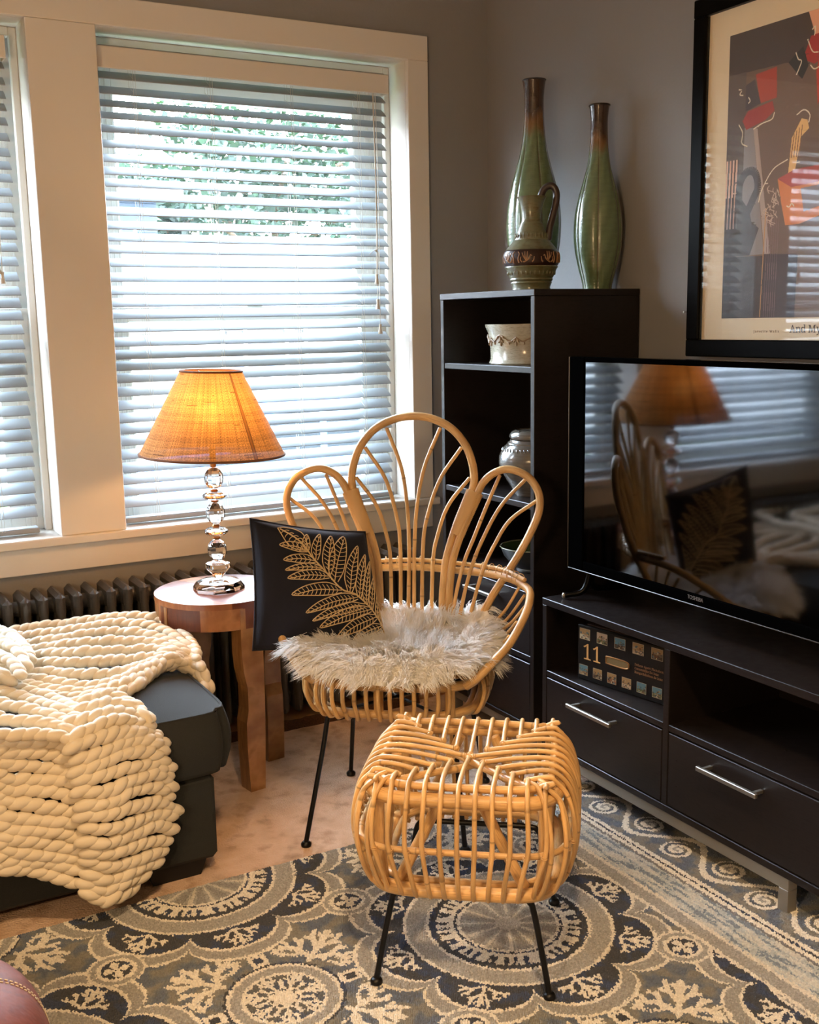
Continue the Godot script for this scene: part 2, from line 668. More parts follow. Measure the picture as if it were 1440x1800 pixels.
func blind(x0: float, x1: float, label: String, which: int) -> void:
	var zc := -3.664
	var o := thing("venetian_blind", label, "blind", Vector3((x0 + x1) * 0.5, 0.735, zc), 0.0, "window blinds")
	var hw := (x1 - x0) * 0.5
	var rail := MB.new()
	rail.span(Vector3(-hw + 0.005, 1.490, -0.026), Vector3(hw - 0.005, 1.538, 0.022), 0.002)
	part("headrail", rail, M.slat, o)
	var val := MB.new()
	val.span(Vector3(-hw - 0.004, 1.466, 0.030), Vector3(hw + 0.004, 1.532, 0.036), 0.002)
	for s in [-1, 1]:
		val.span(Vector3(s * hw - 0.004, 1.466, -0.02), Vector3(s * hw + 0.004, 1.532, 0.032), 0.002)
	part("valance", val, M.white, o)
	var tilt := deg_to_rad(SLAT_TILT)
	var sl := MB.new()  # one slat, slightly crowned
	var nseg := 8
	var wd := 0.0508
	var prof := []
	for i in nseg + 1:
		var q := float(i) / nseg * 2.0 - 1.0
		prof.append(Vector2(q * wd * 0.5, 0.0016 * (1.0 - q * q)))
	for e in 2:
		var nsg := 1.0 if e == 0 else -1.0
		var off := 0.0013 * nsg
		var first := sl.v.size()
		for i in nseg + 1:
			var q: Vector2 = prof[i]
			var slope := -2.0 * 0.0016 * (q.x / (wd * 0.5)) / (wd * 0.5)
			for s in [-1.0, 1.0]:
				sl.p(Vector3(s * hw * 0.996, q.y + off, q.x), Vector3(0, 1, -slope).normalized() * nsg, Vector2(s, q.x))
		for i in nseg:
			sl.quad(first + i * 2, first + i * 2 + 1, first + i * 2 + 3, first + i * 2 + 2)
	for e in [-1.0, 1.0]:
		var z: float = wd * 0.5 * e
		sl.face([Vector3(-hw * 0.996, -0.0013, z), Vector3(hw * 0.996, -0.0013, z), Vector3(hw * 0.996, 0.0013, z), Vector3(-hw * 0.996, 0.0013, z)], Vector3(0, 0, e))
		var x: float = hw * 0.996 * e
		sl.face([Vector3(x, -0.0013, -wd * 0.5), Vector3(x, 0.0003, 0), Vector3(x, -0.0013, wd * 0.5), Vector3(x, 0.0013, wd * 0.5), Vector3(x, 0.0029, 0), Vector3(x, 0.0013, -wd * 0.5)], Vector3(e, 0, 0))
	var sm := sl.mesh()
	var count := 34
	var pitch := 0.0418
	for i in count:
		var q := part("slat", sm, M.slat, o)
		q.position = Vector3(rng.randf_range(-0.002, 0.002), 1.452 - i * pitch - 0.004 * sin(i * 1.3), 0)
		q.rotation = Vector3(tilt + rng.randf_range(-0.03, 0.03), 0, rng.randf_range(-0.0012, 0.0012))
	var bot := MB.new()
	bot.span(Vector3(-hw, 0.008, -0.024), Vector3(hw, 0.026, 0.026), 0.003)
	part("bottom_rail", bot, M.slat, o)
	# ladder cords before and behind the slats, with a lift cord between
	for f in [-0.78, -0.28, 0.28, 0.78]:
		var cd := MB.new()
		for dz in [-0.026, 0.026]:
			for dx in [-0.004, 0.004]:
				cd.tube(PackedVector3Array([Vector3(f * hw + dx, 1.49, dz), Vector3(f * hw + dx, 0.02, dz)]), 0.0008, 5)
		for i in count:
			var y := 1.452 - i * pitch
			var zt := 0.024
			cd.tube(PackedVector3Array([Vector3(f * hw - 0.004, y + 0.004 + sin(tilt) * zt, -zt), Vector3(f * hw - 0.004, y + 0.004 - sin(tilt) * zt, zt)]), 0.0007, 4)
		part("ladder_cord", cd, M.cord, o)
	var ends := [[0.88, 0.80], [0.885, 0.71], [0.90, 0.62]] if which == 0 else [[0.87, 0.83], [0.89, 0.80]]
	for e in ends:
		var pc := MB.new()
		var x: float = e[0] * hw
		pc.tube(spline(PackedVector3Array([Vector3(x, 1.47, 0.034), Vector3(x + 0.004, 1.1, 0.036), Vector3(x, e[1] + 0.035, 0.037)])), 0.0013, 6)
		var q := part("pull_cord", pc, M.cord, o)
		var ts := MB.new()
		ts.lathe(PackedVector2Array([Vector2(0.0, 0.036), Vector2(0.006, 0.035), Vector2(0.0045, 0.022), Vector2(0.0085, 0.004), Vector2(0.0085, 0.0), Vector2(0.0, 0.0)]), 14, Transform3D(Basis.IDENTITY, Vector3(x, e[1], 0.037)))
		part("tassel", ts, M.cord, q)
	var knot := MB.new()
	var kx: float = ends[0][0] * hw
	var ky: float = ends[0][1] + 0.12
	knot.blob(Vector3(kx, ky, 0.037), Basis.from_scale(Vector3(0.005, 0.006, 0.005)), 8, 6)
	knot.tube(spline(PackedVector3Array([Vector3(kx, ky, 0.037), Vector3(kx - 0.014, ky - 0.002, 0.04), Vector3(kx - 0.03, ky - 0.016, 0.04)])), 0.0013, 5)
	knot.tube(spline(PackedVector3Array([Vector3(kx, ky, 0.037), Vector3(kx + 0.008, ky - 0.012, 0.04), Vector3(kx + 0.004, ky - 0.06, 0.04)])), 0.0013, 5)
	part("cord_knot", knot, M.cord, o)


# across the street: a pale house with a three-light window, a blue-sided one beside it, a tree, a car, a lawn
func outside() -> void:
	var lawn := MB.new()
	lawn.span(Vector3(-30, -0.95, -60), Vector3(40, -0.85, -3.9), 0.0)
	var lm := mat(Color(0.33, 0.38, 0.25), 0.95)
	lm.albedo_texture = noise_tex(0.05, [Color(0.7, 0.8, 0.6), Color(1, 1, 1)], 256, 41)
	triplanar(lm, Vector3.ONE * 0.4)
	var lo := struct("lawn", lawn, lm, "green lawn outside the windows")
	lo.set_meta("kind", "structure")
	var road := MB.new()
	road.span(Vector3(-30, -0.86, -12.5), Vector3(40, -0.84, -8.0), 0.0)
	struct("road", road, mat(Color(0.62, 0.62, 0.63), 0.9), "pale road across the front of the house")
	house()
	tree("tree", "large leafy green tree standing behind the pale house across the road", Vector3(10.9, -0.85, -26.5), 6.0, 3.5, 51)
	tree("tree", "smaller green tree at the right behind the pale house", Vector3(15.5, -0.85, -26.0), 4.8, 2.6, 52)
	tree("tree", "lower green tree rising behind the blue-sided house", Vector3(7.3, -0.85, -25.5), 4.7, 1.9, 53)
	car()


func house() -> void:
	var o := thing("house", "pale house across the road with a three-light window and grey-blue roof", "house", Vector3(6.5, -0.85, -15.0))
	var w := MB.new()
	w.span(Vector3(-6.5, 0, -1.9), Vector3(7.0, 2.35, 0), 0.0)
	var hm := mat(Color(0.52, 0.515, 0.50), 0.8)
	part("wall", w, hm, o)
	var sd := MB.new()
	for i in 15:
		sd.box(Vector3(0.25, 0.10 + i * 0.15, 0.012), Vector3(13.5, 0.145, 0.02), 0.004, Basis(Vector3.RIGHT, 0.06))
	part("siding", sd, hm, o)
	var rf := MB.new()
	rf.prism(PackedVector2Array([Vector2(-0.5, 2.30), Vector2(-0.5, 2.42), Vector2(2.1, 3.52), Vector2(2.2, 3.40), Vector2(2.2, 2.30)]), 14.3, Transform3D(Basis(Vector3.UP, PI / 2), Vector3(-6.9, 0, 0)))
	var rm := mat(Color(0.13, 0.19, 0.24), 0.8)
	var roof := part("roof", rf, rm, o)
	var sh := MB.new()
	for i in 12:
		var q := (i + 0.5) / 12.0
		sh.box(Vector3(0.25, 2.42 + 1.1 * q + 0.02, 0.5 - 2.6 * q), Vector3(14.3, 0.03, 0.26), 0.004, Basis(Vector3.RIGHT, atan2(1.1, 2.6) - 0.03))
	part("shingle_rows", sh, rm, roof)
	var gut := MB.new()
	gut.span(Vector3(-6.9, 2.25, 0.42), Vector3(7.4, 2.36, 0.55), 0.01)
	part("gutter", gut, M.sash, o)
	# the dark three-light window and its white frame
	var wx := -0.55
	for k in 3:
		var cw: float = [0.26, 0.60, 0.24][k]
		var cx: float = wx + [-0.47, 0.0, 0.45][k]
		var gp := MB.new()
		gp.span(Vector3(cx - cw * 0.5, 1.50, 0.025), Vector3(cx + cw * 0.5, 2.15, 0.04), 0.002)
		part("window", gp, mat(Color(0.22, 0.25, 0.30), 0.15), o)
	for xx in [-0.66, -0.32, 0.315, 0.62]:
		var fr := MB.new()
		fr.span(Vector3(wx + xx - 0.03, 1.48, 0.02), Vector3(wx + xx + 0.03, 2.2, 0.06), 0.003)
		part("window_mullion", fr, M.sash, o)
	var sl := MB.new()
	sl.span(Vector3(wx - 0.69, 1.42, 0.02), Vector3(wx + 0.65, 1.49, 0.07), 0.003)
	part("window_sill", sl, M.sash, o)
	var dr := MB.new()
	dr.span(Vector3(2.6, 0, 0.02), Vector3(3.5, 2.0, 0.06), 0.004)
	part("door", dr, mat(Color(0.40, 0.22, 0.18), 0.5), o)
	# a plain pale house further along the road, reflected in the picture's glass
	var n := thing("house", "plain pale house further left along the road, reflected in the picture glass", "house", Vector3(-15.0, -0.85, -14.5))
	var nw := MB.new()
	nw.span(Vector3(-7, 0, -4), Vector3(7, 5.2, 0), 0.0)
	part("wall", nw, mat(Color(0.74, 0.75, 0.75), 0.8), n)
	var nr := MB.new()
	nr.prism(PackedVector2Array([Vector2(-7.4, 5.15), Vector2(-7.4, 5.35), Vector2(0, 7.0), Vector2(7.4, 5.35), Vector2(7.4, 5.15)]), 4.6, Transform3D(Basis.IDENTITY, Vector3(0, 0, -4.3)))
	part("roof", nr, rm, n)
	# the taller blue-sided house to the left
	var b := thing("house", "taller blue-sided house at the left across the road", "house", Vector3(1.0, -0.85, -18.2))
	var bm := mat(Color(0.17, 0.225, 0.29), 0.8)
	var bw := MB.new()
	bw.span(Vector3(-4.2, 0, -5), Vector3(4.4, 4.35, 0), 0.0)
	part("wall", bw, bm, b)
	var bs := MB.new()
	for i in 28:
		bs.box(Vector3(0.1, 0.10 + i * 0.155, 0.012), Vector3(8.6, 0.15, 0.02), 0.004, Basis(Vector3.RIGHT, 0.06))
	part("siding", bs, bm, b)
	for q in [Vector2(3.1, 3.0), Vector2(3.75, 3.0), Vector2(1.0, 3.0), Vector2(-1.6, 3.0), Vector2(1.0, 0.9), Vector2(-1.6, 0.9)]:
		var wn := MB.new()
		wn.span(Vector3(q.x - 0.24, q.y - 0.1, 0.03), Vector3(q.x + 0.24, q.y + 0.75, 0.05), 0.003)
		var wo := part("window", wn, mat(Color(0.35, 0.42, 0.52), 0.2), b)
		for xx in [-0.27, 0.27]:
			var wf := MB.new()
			wf.span(Vector3(q.x + xx - 0.03, q.y - 0.15, 0.02), Vector3(q.x + xx + 0.03, q.y + 0.8, 0.06), 0.003)
			part("window_frame", wf, M.sash, wo)
	var er := MB.new()
	er.prism(PackedVector2Array([Vector2(-4.6, 4.30), Vector2(-4.6, 4.45), Vector2(0, 4.52), Vector2(4.75, 4.45), Vector2(4.75, 4.30)]), 5.8, Transform3D(Basis.IDENTITY, Vector3(0, 0, -5.4)))
	part("roof", er, mat(Color(0.55, 0.57, 0.6), 0.85), b)


func tree(called: String, label: String, at: Vector3, h: float, r: float, sd: int) -> void:
	var o := thing(called, label, "tree", at, 0.0, "trees across the road")
	var g := RandomNumberGenerator.new()
	g.seed = sd
	var tr := MB.new()
	tr.tube(spline(PackedVector3Array([Vector3(0, 0, 0), Vector3(0.1, h * 0.3, 0), Vector3(-0.05, h * 0.6, 0.1), Vector3(0.05, h * 0.95, 0)])), PackedFloat32Array(range(19).map(func(i): return lerpf(0.3, 0.06, i / 18.0))), 9)
	for i in 9:
		var a := i * 2.4
		var y := h * (0.45 + 0.05 * i)
		tr.tube(spline(PackedVector3Array([Vector3(0, y, 0), Vector3(cos(a) * r * 0.35, y + r * 0.25, sin(a) * r * 0.35), Vector3(cos(a) * r * 0.75, y + r * 0.4, sin(a) * r * 0.75)])), 0.06, 6)
	part("trunk", tr, mat(Color(0.36, 0.28, 0.22), 0.9), o)
	var leaf := MB.new()
	leaf.face([Vector3(0, 0, 0), Vector3(0.5, 0.06, 0.45), Vector3(0, 0, 1.0)], Vector3.UP)
	leaf.face([Vector3(0, 0, 0), Vector3(-0.5, 0.06, 0.45), Vector3(0, 0, 1.0)], Vector3.UP)
	var mm := MultiMesh.new()
	mm.transform_format = MultiMesh.TRANSFORM_3D
	mm.use_colors = true
	mm.mesh = leaf.mesh()
	var puffs := []
	for i in 26:
		var d := Vector3(g.randfn(), g.randfn() * 0.8, g.randfn()).normalized() * r * pow(g.randf(), 0.45) * 0.8
		puffs.append([Vector3(0, h, 0) + Vector3(d.x, d.y * 0.85, d.z), r * g.randf_range(0.22, 0.40)])
	var cnt := 5200
	mm.instance_count = cnt
	for i in cnt:
		var pf = puffs[i % puffs.size()]
		var d := Vector3(g.randfn(), g.randfn(), g.randfn()).normalized()
		var pos: Vector3 = pf[0] + d * pf[1] * pow(g.randf(), 0.35)
		var bs := Basis(Vector3(g.randfn(), g.randfn(), g.randfn()).normalized(), g.randf() * TAU).scaled(Vector3.ONE * g.randf_range(0.14, 0.26))
		mm.set_instance_transform(i, Transform3D(bs, pos))
		var k := g.randf_range(0.7, 1.15)
		mm.set_instance_color(i, Color(0.032 * k, 0.058 * k * g.randf_range(0.85, 1.15), 0.042 * k))
	var mi := MultiMeshInstance3D.new()
	mi.name = "foliage"
	mi.multimesh = mm
	var lm := mat(Color(1, 1, 1), 0.6)
	lm.vertex_color_use_as_albedo = true
	lm.backlight_enabled = true
	lm.backlight = Color(0.5, 0.6, 0.3)
	mi.material_override = lm
	mi.set_meta("kind", "stuff")
	o.add_child(mi)


func car() -> void:
	var o := thing("car", "light blue car parked on the road outside, seen through the lower slats", "car", Vector3(4.9, -0.84, -11.0))
	var body := MB.new()
	body.grid(28, 20, func(u: float, v: float) -> Vector3:
		var x := lerpf(-2.1, 2.1, u)
		var a := v * TAU
		var top := 0.88 - 0.10 * pow(absf(x) / 2.1, 3.0)
		var e := pow(absf(x) / 2.1, 6.0)
		var hw := 0.85 * (1.0 - 0.25 * e)
		var hh := (top - 0.25) * 0.5
		var cx := signf(cos(a)) * pow(absf(cos(a)), 0.35)
		var sx := signf(sin(a)) * pow(absf(sin(a)), 0.35)
		return Vector3(x, 0.25 + hh + sx * hh, cx * hw), 1.0)
	for s in [-1.0, 1.0]:
		body.face([Vector3(2.1 * s, 0.25, -0.64), Vector3(2.1 * s, 0.25, 0.64), Vector3(2.1 * s, 0.78, 0.64), Vector3(2.1 * s, 0.78, -0.64)], Vector3(s, 0, 0))
	var paint := mat(Color(0.26, 0.40, 0.58), 0.25)
	part("body", body, paint, o)
	var cab := MB.new()
	cab.prism(PackedVector2Array([Vector2(-1.5, 0.84), Vector2(-0.95, 1.40), Vector2(0.55, 1.44), Vector2(1.15, 0.84)]), 1.4, Transform3D(Basis.IDENTITY, Vector3(0, 0, -0.7)))
	part("cabin", cab, paint, o)
	var tint := mat(Color(0.1, 0.12, 0.14), 0.1)
	for s in [-1.0, 1.0]:
		var gl := MB.new()
		gl.prism(PackedVector2Array([Vector2(-1.3, 0.90), Vector2(-0.9, 1.33), Vector2(-0.25, 1.36), Vector2(-0.25, 0.90)]), 0.01, Transform3D(Basis.IDENTITY, Vector3(0, 0, 0.70 * s - 0.005)))
		part("side_window", gl, tint, o)
		gl = MB.new()
		gl.prism(PackedVector2Array([Vector2(-0.17, 0.90), Vector2(-0.17, 1.36), Vector2(0.5, 1.37), Vector2(0.95, 0.90)]), 0.01, Transform3D(Basis.IDENTITY, Vector3(0, 0, 0.70 * s - 0.005)))
		part("side_window", gl, tint, o)
	for q in [Vector3(-1.3, 0.31, 0.74), Vector3(1.3, 0.31, 0.74), Vector3(-1.3, 0.31, -0.74), Vector3(1.3, 0.31, -0.74)]:
		var wh := MB.new()
		wh.lathe(PackedVector2Array([Vector2(0.0, -0.10), Vector2(0.28, -0.10), Vector2(0.31, -0.06), Vector2(0.31, 0.06), Vector2(0.28, 0.10), Vector2(0.0, 0.10)]), 24, Transform3D(Basis(Vector3.RIGHT, PI / 2), q))
		part("wheel", wh, M.black, o)


func radiator() -> void:
	var o := thing("radiator", "dark painted cast-iron radiator below the windows", "radiator", Vector3(0, 0, -3.49))
	var m := mat(Color(0.27, 0.255, 0.235), 0.42)
	bumps(m, noise_tex(0.1, [], 256, 61), 0.05)
	triplanar(m, Vector3.ONE * 5.0, false)
	# one section: three columns between rounded heads, a foot at the bottom
	var s := MB.new()
	for e in [0.0, 1.0]:
		var yb := 0.545 if e > 0.5 else 0.085
		s.box(Vector3(0, yb, 0), Vector3(0.030, 0.075, 0.155), 0.012)
	for z in [-0.058, 0.0, 0.058]:
		var pts := PackedVector3Array([Vector3(0, 0.07, z), Vector3(0, 0.56, z)])
		s.tube(pts, 0.0205, 10, false, false, PackedColorArray(), 0.72, Vector3.RIGHT)
	for y in [0.535, 0.09]:
		s.tube(PackedVector3Array([Vector3(-0.026, y, 0), Vector3(0.026, y, 0)]), 0.026, 12)
	var sec := s.mesh()
	var n := 44
	for i in n:
		var q := part("section", sec, m, o)
		q.position = Vector3(1.905 - i * 0.0525, 0, 0)
	for k in [0, n - 1]:
		var ft := MB.new()
		for z in [-0.055, 0.055]:
			ft.tube(PackedVector3Array([Vector3(1.905 - k * 0.0525, 0.06, z), Vector3(1.905 - k * 0.0525, 0.022, z * 1.15)]), 0.016, 10)
		part("foot", ft, m, o)


var R_CREAM := Color(0.74, 0.70, 0.61)
var R_BAND := Color(0.36, 0.35, 0.325)
var R_SLATE := Color(0.175, 0.190, 0.200)
var R_DARK := Color(0.062, 0.066, 0.075)
var rug_hue := FastNoiseLite.new()
var sprig_lines := []


func near_line(p: Vector2, a: Vector2, b: Vector2) -> float:
	var d := b - a
	var k := clampf((p - a).dot(d) / d.length_squared(), 0.0, 1.0)
	return p.distance_to(a + d * k)


# distance to a branching sprig that grows along +y from the origin, about 0.1 long
func sprig(p: Vector2, size: float) -> float:
	var q := Vector2(absf(p.x), p.y) / size
	if q.y < -0.2 or q.y > 1.2 or q.x > 0.8:
		return 9.0
	var best := 9.0
	for l in sprig_lines:
		best = minf(best, near_line(q, l[0], l[1]) - l[2])
	return best * size


func rug_colour(x: float, z: float) -> Color:
	var wob := rug_hue.get_noise_2d(x * 260.0, z * 260.0) * 0.0035
	var hue := rug_hue.get_noise_2d(x * 14.0 + 40.0, z * 14.0)
	var slate := R_SLATE.lerp(Color(0.095, 0.125, 0.19), clampf(hue * 1.6, 0.0, 0.6)).lerp(Color(0.235, 0.225, 0.19), clampf(-hue * 2.2, 0.0, 0.85))
	var dark := R_DARK.lerp(Color(0.05, 0.07, 0.13), clampf(hue * 2.0, 0, 0.8))
	var band := R_BAND * (1.0 + 0.22 * rug_hue.get_noise_2d(x * 120.0, z * 120.0))
	if x > 1.655 + wob:
		return rug_border(x + wob, z, slate, dark, band)
	var S := 0.562
	var px := (x - 1.325) / S
	var pz := (z + 1.958) / S
	# the small roundels half way between the big ones
	var hx := floorf(px) + 0.5
	var hz := floorf(pz) + 0.5
	var dd := Vector2((px - hx) * S, (pz - hz) * S)
	var r := dd.length() + wob
	if r < 0.064:
		if r < 0.034:
			var a := atan2(dd.y, dd.x)
			return R_CREAM if r < 0.012 + 0.018 * absf(cos(2.0 * a)) and absf(cos(2.0 * a)) > 0.35 else dark
		return R_CREAM if r < 0.044 or r > 0.057 else band
	var i := roundi(px)
	var j := roundi(pz)
	var best := 99.0
	var rel := Vector2.ZERO
	for di in [-1, 0, 1]:
		for dj in [-1, 0, 1]:
			if (i + di + j + dj) % 2 == 0:
				var q := Vector2((px - i - di) * S, (pz - j - dj) * S)
				if q.length() < best:
					best = q.length()
					rel = q
	r = best + wob
	var an := atan2(rel.y, rel.x)
	if r < 0.252:
		if r < 0.03:
			return band * 1.25
		if r < 0.113:
			var k := absf(sin(an * 6.0))
			return R_CREAM * 0.78 if k < 0.28 else band * (0.78 if k > 0.75 else 1.0)
		if r < 0.121:
			return R_CREAM
		if r < 0.127:
			return dark
		if r < 0.140:
			return R_CREAM
		if r < 0.185:
			var t := (r - 0.140) / 0.045
			var w := fposmod(an / TAU * 34.0 + 0.25 * sin(an * 9.0), 1.0)
			var fork := fposmod(an / TAU * 68.0 + 0.4, 1.0)
			if t < 0.66 and absf(w - 0.5) < 0.30 - 0.12 * t:
				return R_CREAM
			if t > 0.35 and t < 0.62 and absf(fork - 0.5) < 0.22:
				return R_CREAM
			return dark
		if r < 0.193:
			return R_CREAM
		if r < 0.238:
			return band
		if r < 0.246:
			return R_CREAM
		return dark
	# eight lobes round the roundel
	var la := fposmod(an + PI / 8.0, PI / 4.0) - PI / 8.0
	var edge := 0.250 + 0.083 * pow(maxf(0.0, cos(la * 4.0)), 0.42)
	if r < edge:
		var q := Vector2(sin(la) * r, cos(la) * r - 0.249)
		if sprig(q, 0.078) < 0.0:
			return R_CREAM
		return dark
	if r < edge + 0.010:
		return R_CREAM
	if r < edge + 0.043:
		return band * 0.92
	if r < edge + 0.053:
		return R_CREAM
	# the small medallion between the big ones
	best = 99.0
	for di in [-1, 0, 1]:
		for dj in [-1, 0, 1]:
			if (i + di + j + dj) % 2 != 0:
				var q := Vector2((px - i - di) * S, (pz - j - dj) * S)
				if q.length() < best:
					best = q.length()
					rel = q
	r = best + wob
	an = atan2(rel.y, rel.x)
	if r < 0.026:
		return R_CREAM
	if r < 0.082:
		var la2 := fposmod(an + PI / 7.0, TAU / 7.0) - PI / 7.0
		var q := Vector2(sin(la2) * r, cos(la2) * r - 0.022)
		return R_CREAM if sprig(q, 0.062) < 0.0 else slate.lerp(dark, 0.55)
	if r < 0.091:
		return R_CREAM
	if r < 0.113:
		return band
	if r < 0.122:
		return R_CREAM
	if r < 0.128:
		return dark
	# field: sprigs growing outward round the small medallion and leaves across the diagonals
	var fa := fposmod(an, PI / 2.0) - PI / 4.0
	var q2 := Vector2(sin(fa) * r, cos(fa) * r - 0.140)
	if sprig(q2, 0.125) < 0.0:
		return R_CREAM
	var ga := fposmod(an + PI / 4.0, PI / 2.0) - PI / 4.0
	var q3 := Vector2(sin(ga) * r, cos(ga) * r)
	if absf(q3.x) < 0.020 and q3.y < 0.175:
		return dark if absf(q3.x) < 0.010 and q3.y > 0.142 and q3.y < 0.165 else R_CREAM
	for s in [-1.0, 1.0]:
		var c := Vector2(0.075 * s, 0.150)
		var dl := (q3 - c).rotated(0.55 * s)
		var e := Vector2(dl.x / 0.042, dl.y / 0.017).length() + rug_hue.get_noise_2d(x * 200.0, z * 200.0) * 0.25
		if e < 1.0 and e > 0.45:
			return R_CREAM
	return slate


func rug_border(x: float, z: float, slate: Color, dark: Color, band: Color) -> Color:
	if x < 1.665:
		return R_CREAM
	if x < 1.700:
		return band
	if x < 1.712:
		return R_CREAM * 0.95
	if x < 1.803:
		var n := rug_hue.get_noise_2d(x * 46.0, z * 7.0) + 0.25 * rug_hue.get_noise_2d(x * 160.0, z * 60.0)
		var pale := Color(0.46, 0.50, 0.50)
		return pale.lerp(Color(0.14, 0.19, 0.26), 0.75) if n > 0.30 else (pale.lerp(R_CREAM, 0.5) if n < -0.15 else pale)
	if x < 1.812:
		return dark.lerp(band, 0.5)
	if x < 1.826:
		return R_CREAM * 1.05
	if x < 1.832:
		return dark
	if x < 1.846:
		return R_CREAM * 1.05
	if x > 2.10:
		return R_CREAM * 0.9
	# scrolling vine
	var per := 0.30
	var t := fposmod(z / per, 1.0)
	var cx := 1.93 + 0.055 * sin(t * TAU)
	if absf(x - cx) < 0.011:
		return R_CREAM
	for s in [0.25, 0.75]:
		var c := Vector2(1.93 + (0.055 if s < 0.5 else -0.055) * -0.35, (s - t) * per)
		for w in [-1, 0, 1]:
			var q := Vector2(x - c.x, c.y + w * per)
			var rr := q.length()
			if rr < 0.046:
				var sp := fposmod(rr / 0.022 + atan2(q.y, q.x) / TAU, 1.0)
				return R_CREAM if sp < 0.55 else (slate * 0.8 if rr > 0.018 else band)
	return slate


func rug() -> void:
	rug_hue.seed = 91
	rug_hue.frequency = 1.0
	rug_hue.noise_type = FastNoiseLite.TYPE_SIMPLEX
	rug_hue.fractal_octaves = 2
	sprig_lines = [[Vector2(0, 0), Vector2(0, 0.60), 0.050], [Vector2(0, 0.60), Vector2(0.0, 0.95), 0.070], [Vector2(0.0, 0.72), Vector2(0.13, 0.86), 0.045], [Vector2(0, 0.10), Vector2(0.40, 0.30), 0.050], [Vector2(0.40, 0.30), Vector2(0.66, 0.25), 0.055], [Vector2(0.52, 0.29), Vector2(0.64, 0.42), 0.045], [Vector2(0.28, 0.25), Vector2(0.38, 0.56), 0.050], [Vector2(0.35, 0.46), Vector2(0.50, 0.56), 0.042], [Vector2(0, 0.36), Vector2(0.22, 0.74), 0.048], [Vector2(0.22, 0.74), Vector2(0.25, 0.92), 0.052], [Vector2(0.14, 0.60), Vector2(0.33, 0.68), 0.042]]
	var o := thing("area_rug", "hooked area rug of cream, slate and charcoal medallions under the rattan footstool", "rug")
	var base := MB.new()
	base.span(Vector3(-0.6, 0.0, -2.5), Vector3(2.13, 0.0075, -0.2), 0.002)
	var bm := mat(Color(0.52, 0.49, 0.44), 1.0)
	part("backing", base, bm, o)
	var dome := MB.new()
	var first := dome.v.size()
	for k in 3:
		var a: float = [0.0, 0.75, 1.35][k]
		for s in 7:
			var t: float = TAU * s / 6.0
			var q := Vector3(cos(t) * cos(a), sin(a), sin(t) * cos(a))
			dome.p(q, q.normalized(), Vector2.ZERO)
	for k in 2:
		for s in 6:
			var a := first + k * 7 + s
			dome.quad(a, a + 1, a + 8, a + 7)
	var tip := dome.p(Vector3.UP, Vector3.UP)
	for s in 6:
		dome.tri(first + 14 + s, first + 15 + s, tip)
	var g := RandomNumberGenerator.new()
	g.seed = 17
	var step := 0.0043
	var spots := PackedVector3Array()
	var x0 := 0.0
	var nx := int((2.128 - x0) / step)
	var nz := int(1.42 / (step * 0.94))
	for j in nz:
		for i in nx:
			var x := x0 + (i + 0.5 + (0.5 if j % 2 else 0.0)) * step + g.randf_range(-0.0009, 0.0009)
			var z := -2.497 + (j + 0.5) * step * 0.94 + g.randf_range(-0.0009, 0.0009)
			# leave out what lies beyond the lower edge of the photograph's view and under the television stand
			if x * 0.585 - z < 1.05 + 0.0 * x:
				continue
			spots.push_back(Vector3(x, 0.0072, z))
	var mm := MultiMesh.new()
	mm.transform_format = MultiMesh.TRANSFORM_3D
	mm.use_colors = true
	mm.mesh = dome.mesh()
	mm.instance_count = spots.size()
	for i in spots.size():
		var q := spots[i]
		var h := g.randf_range(0.0030, 0.0048)
		mm.set_instance_transform(i, Transform3D(Basis(Vector3.UP, g.randf() * TAU).scaled(Vector3(0.0028, h, 0.0028)), q))
		var c := rug_colour(q.x, q.z) * g.randf_range(0.84, 1.12)
		mm.set_instance_color(i, c)
	var mi := MultiMeshInstance3D.new()
	mi.name = "yarn_loops"
	mi.multimesh = mm
	var lm := mat(Color(1, 1, 1), 0.95)
	lm.vertex_color_use_as_albedo = true
	mi.material_override = lm
	mi.set_meta("kind", "stuff")
	o.add_child(mi)


func handle_bar(len: float) -> MB:
	var h := MB.new()
	h.box(Vector3(-0.034, 0, 0), Vector3(0.010, 0.012, len), 0.0015)
	for s in [-1.0, 1.0]:
		h.box(Vector3(-0.016, 0, s * (len * 0.5 - 0.016)), Vector3(0.034, 0.009, 0.010), 0.001)
	return h


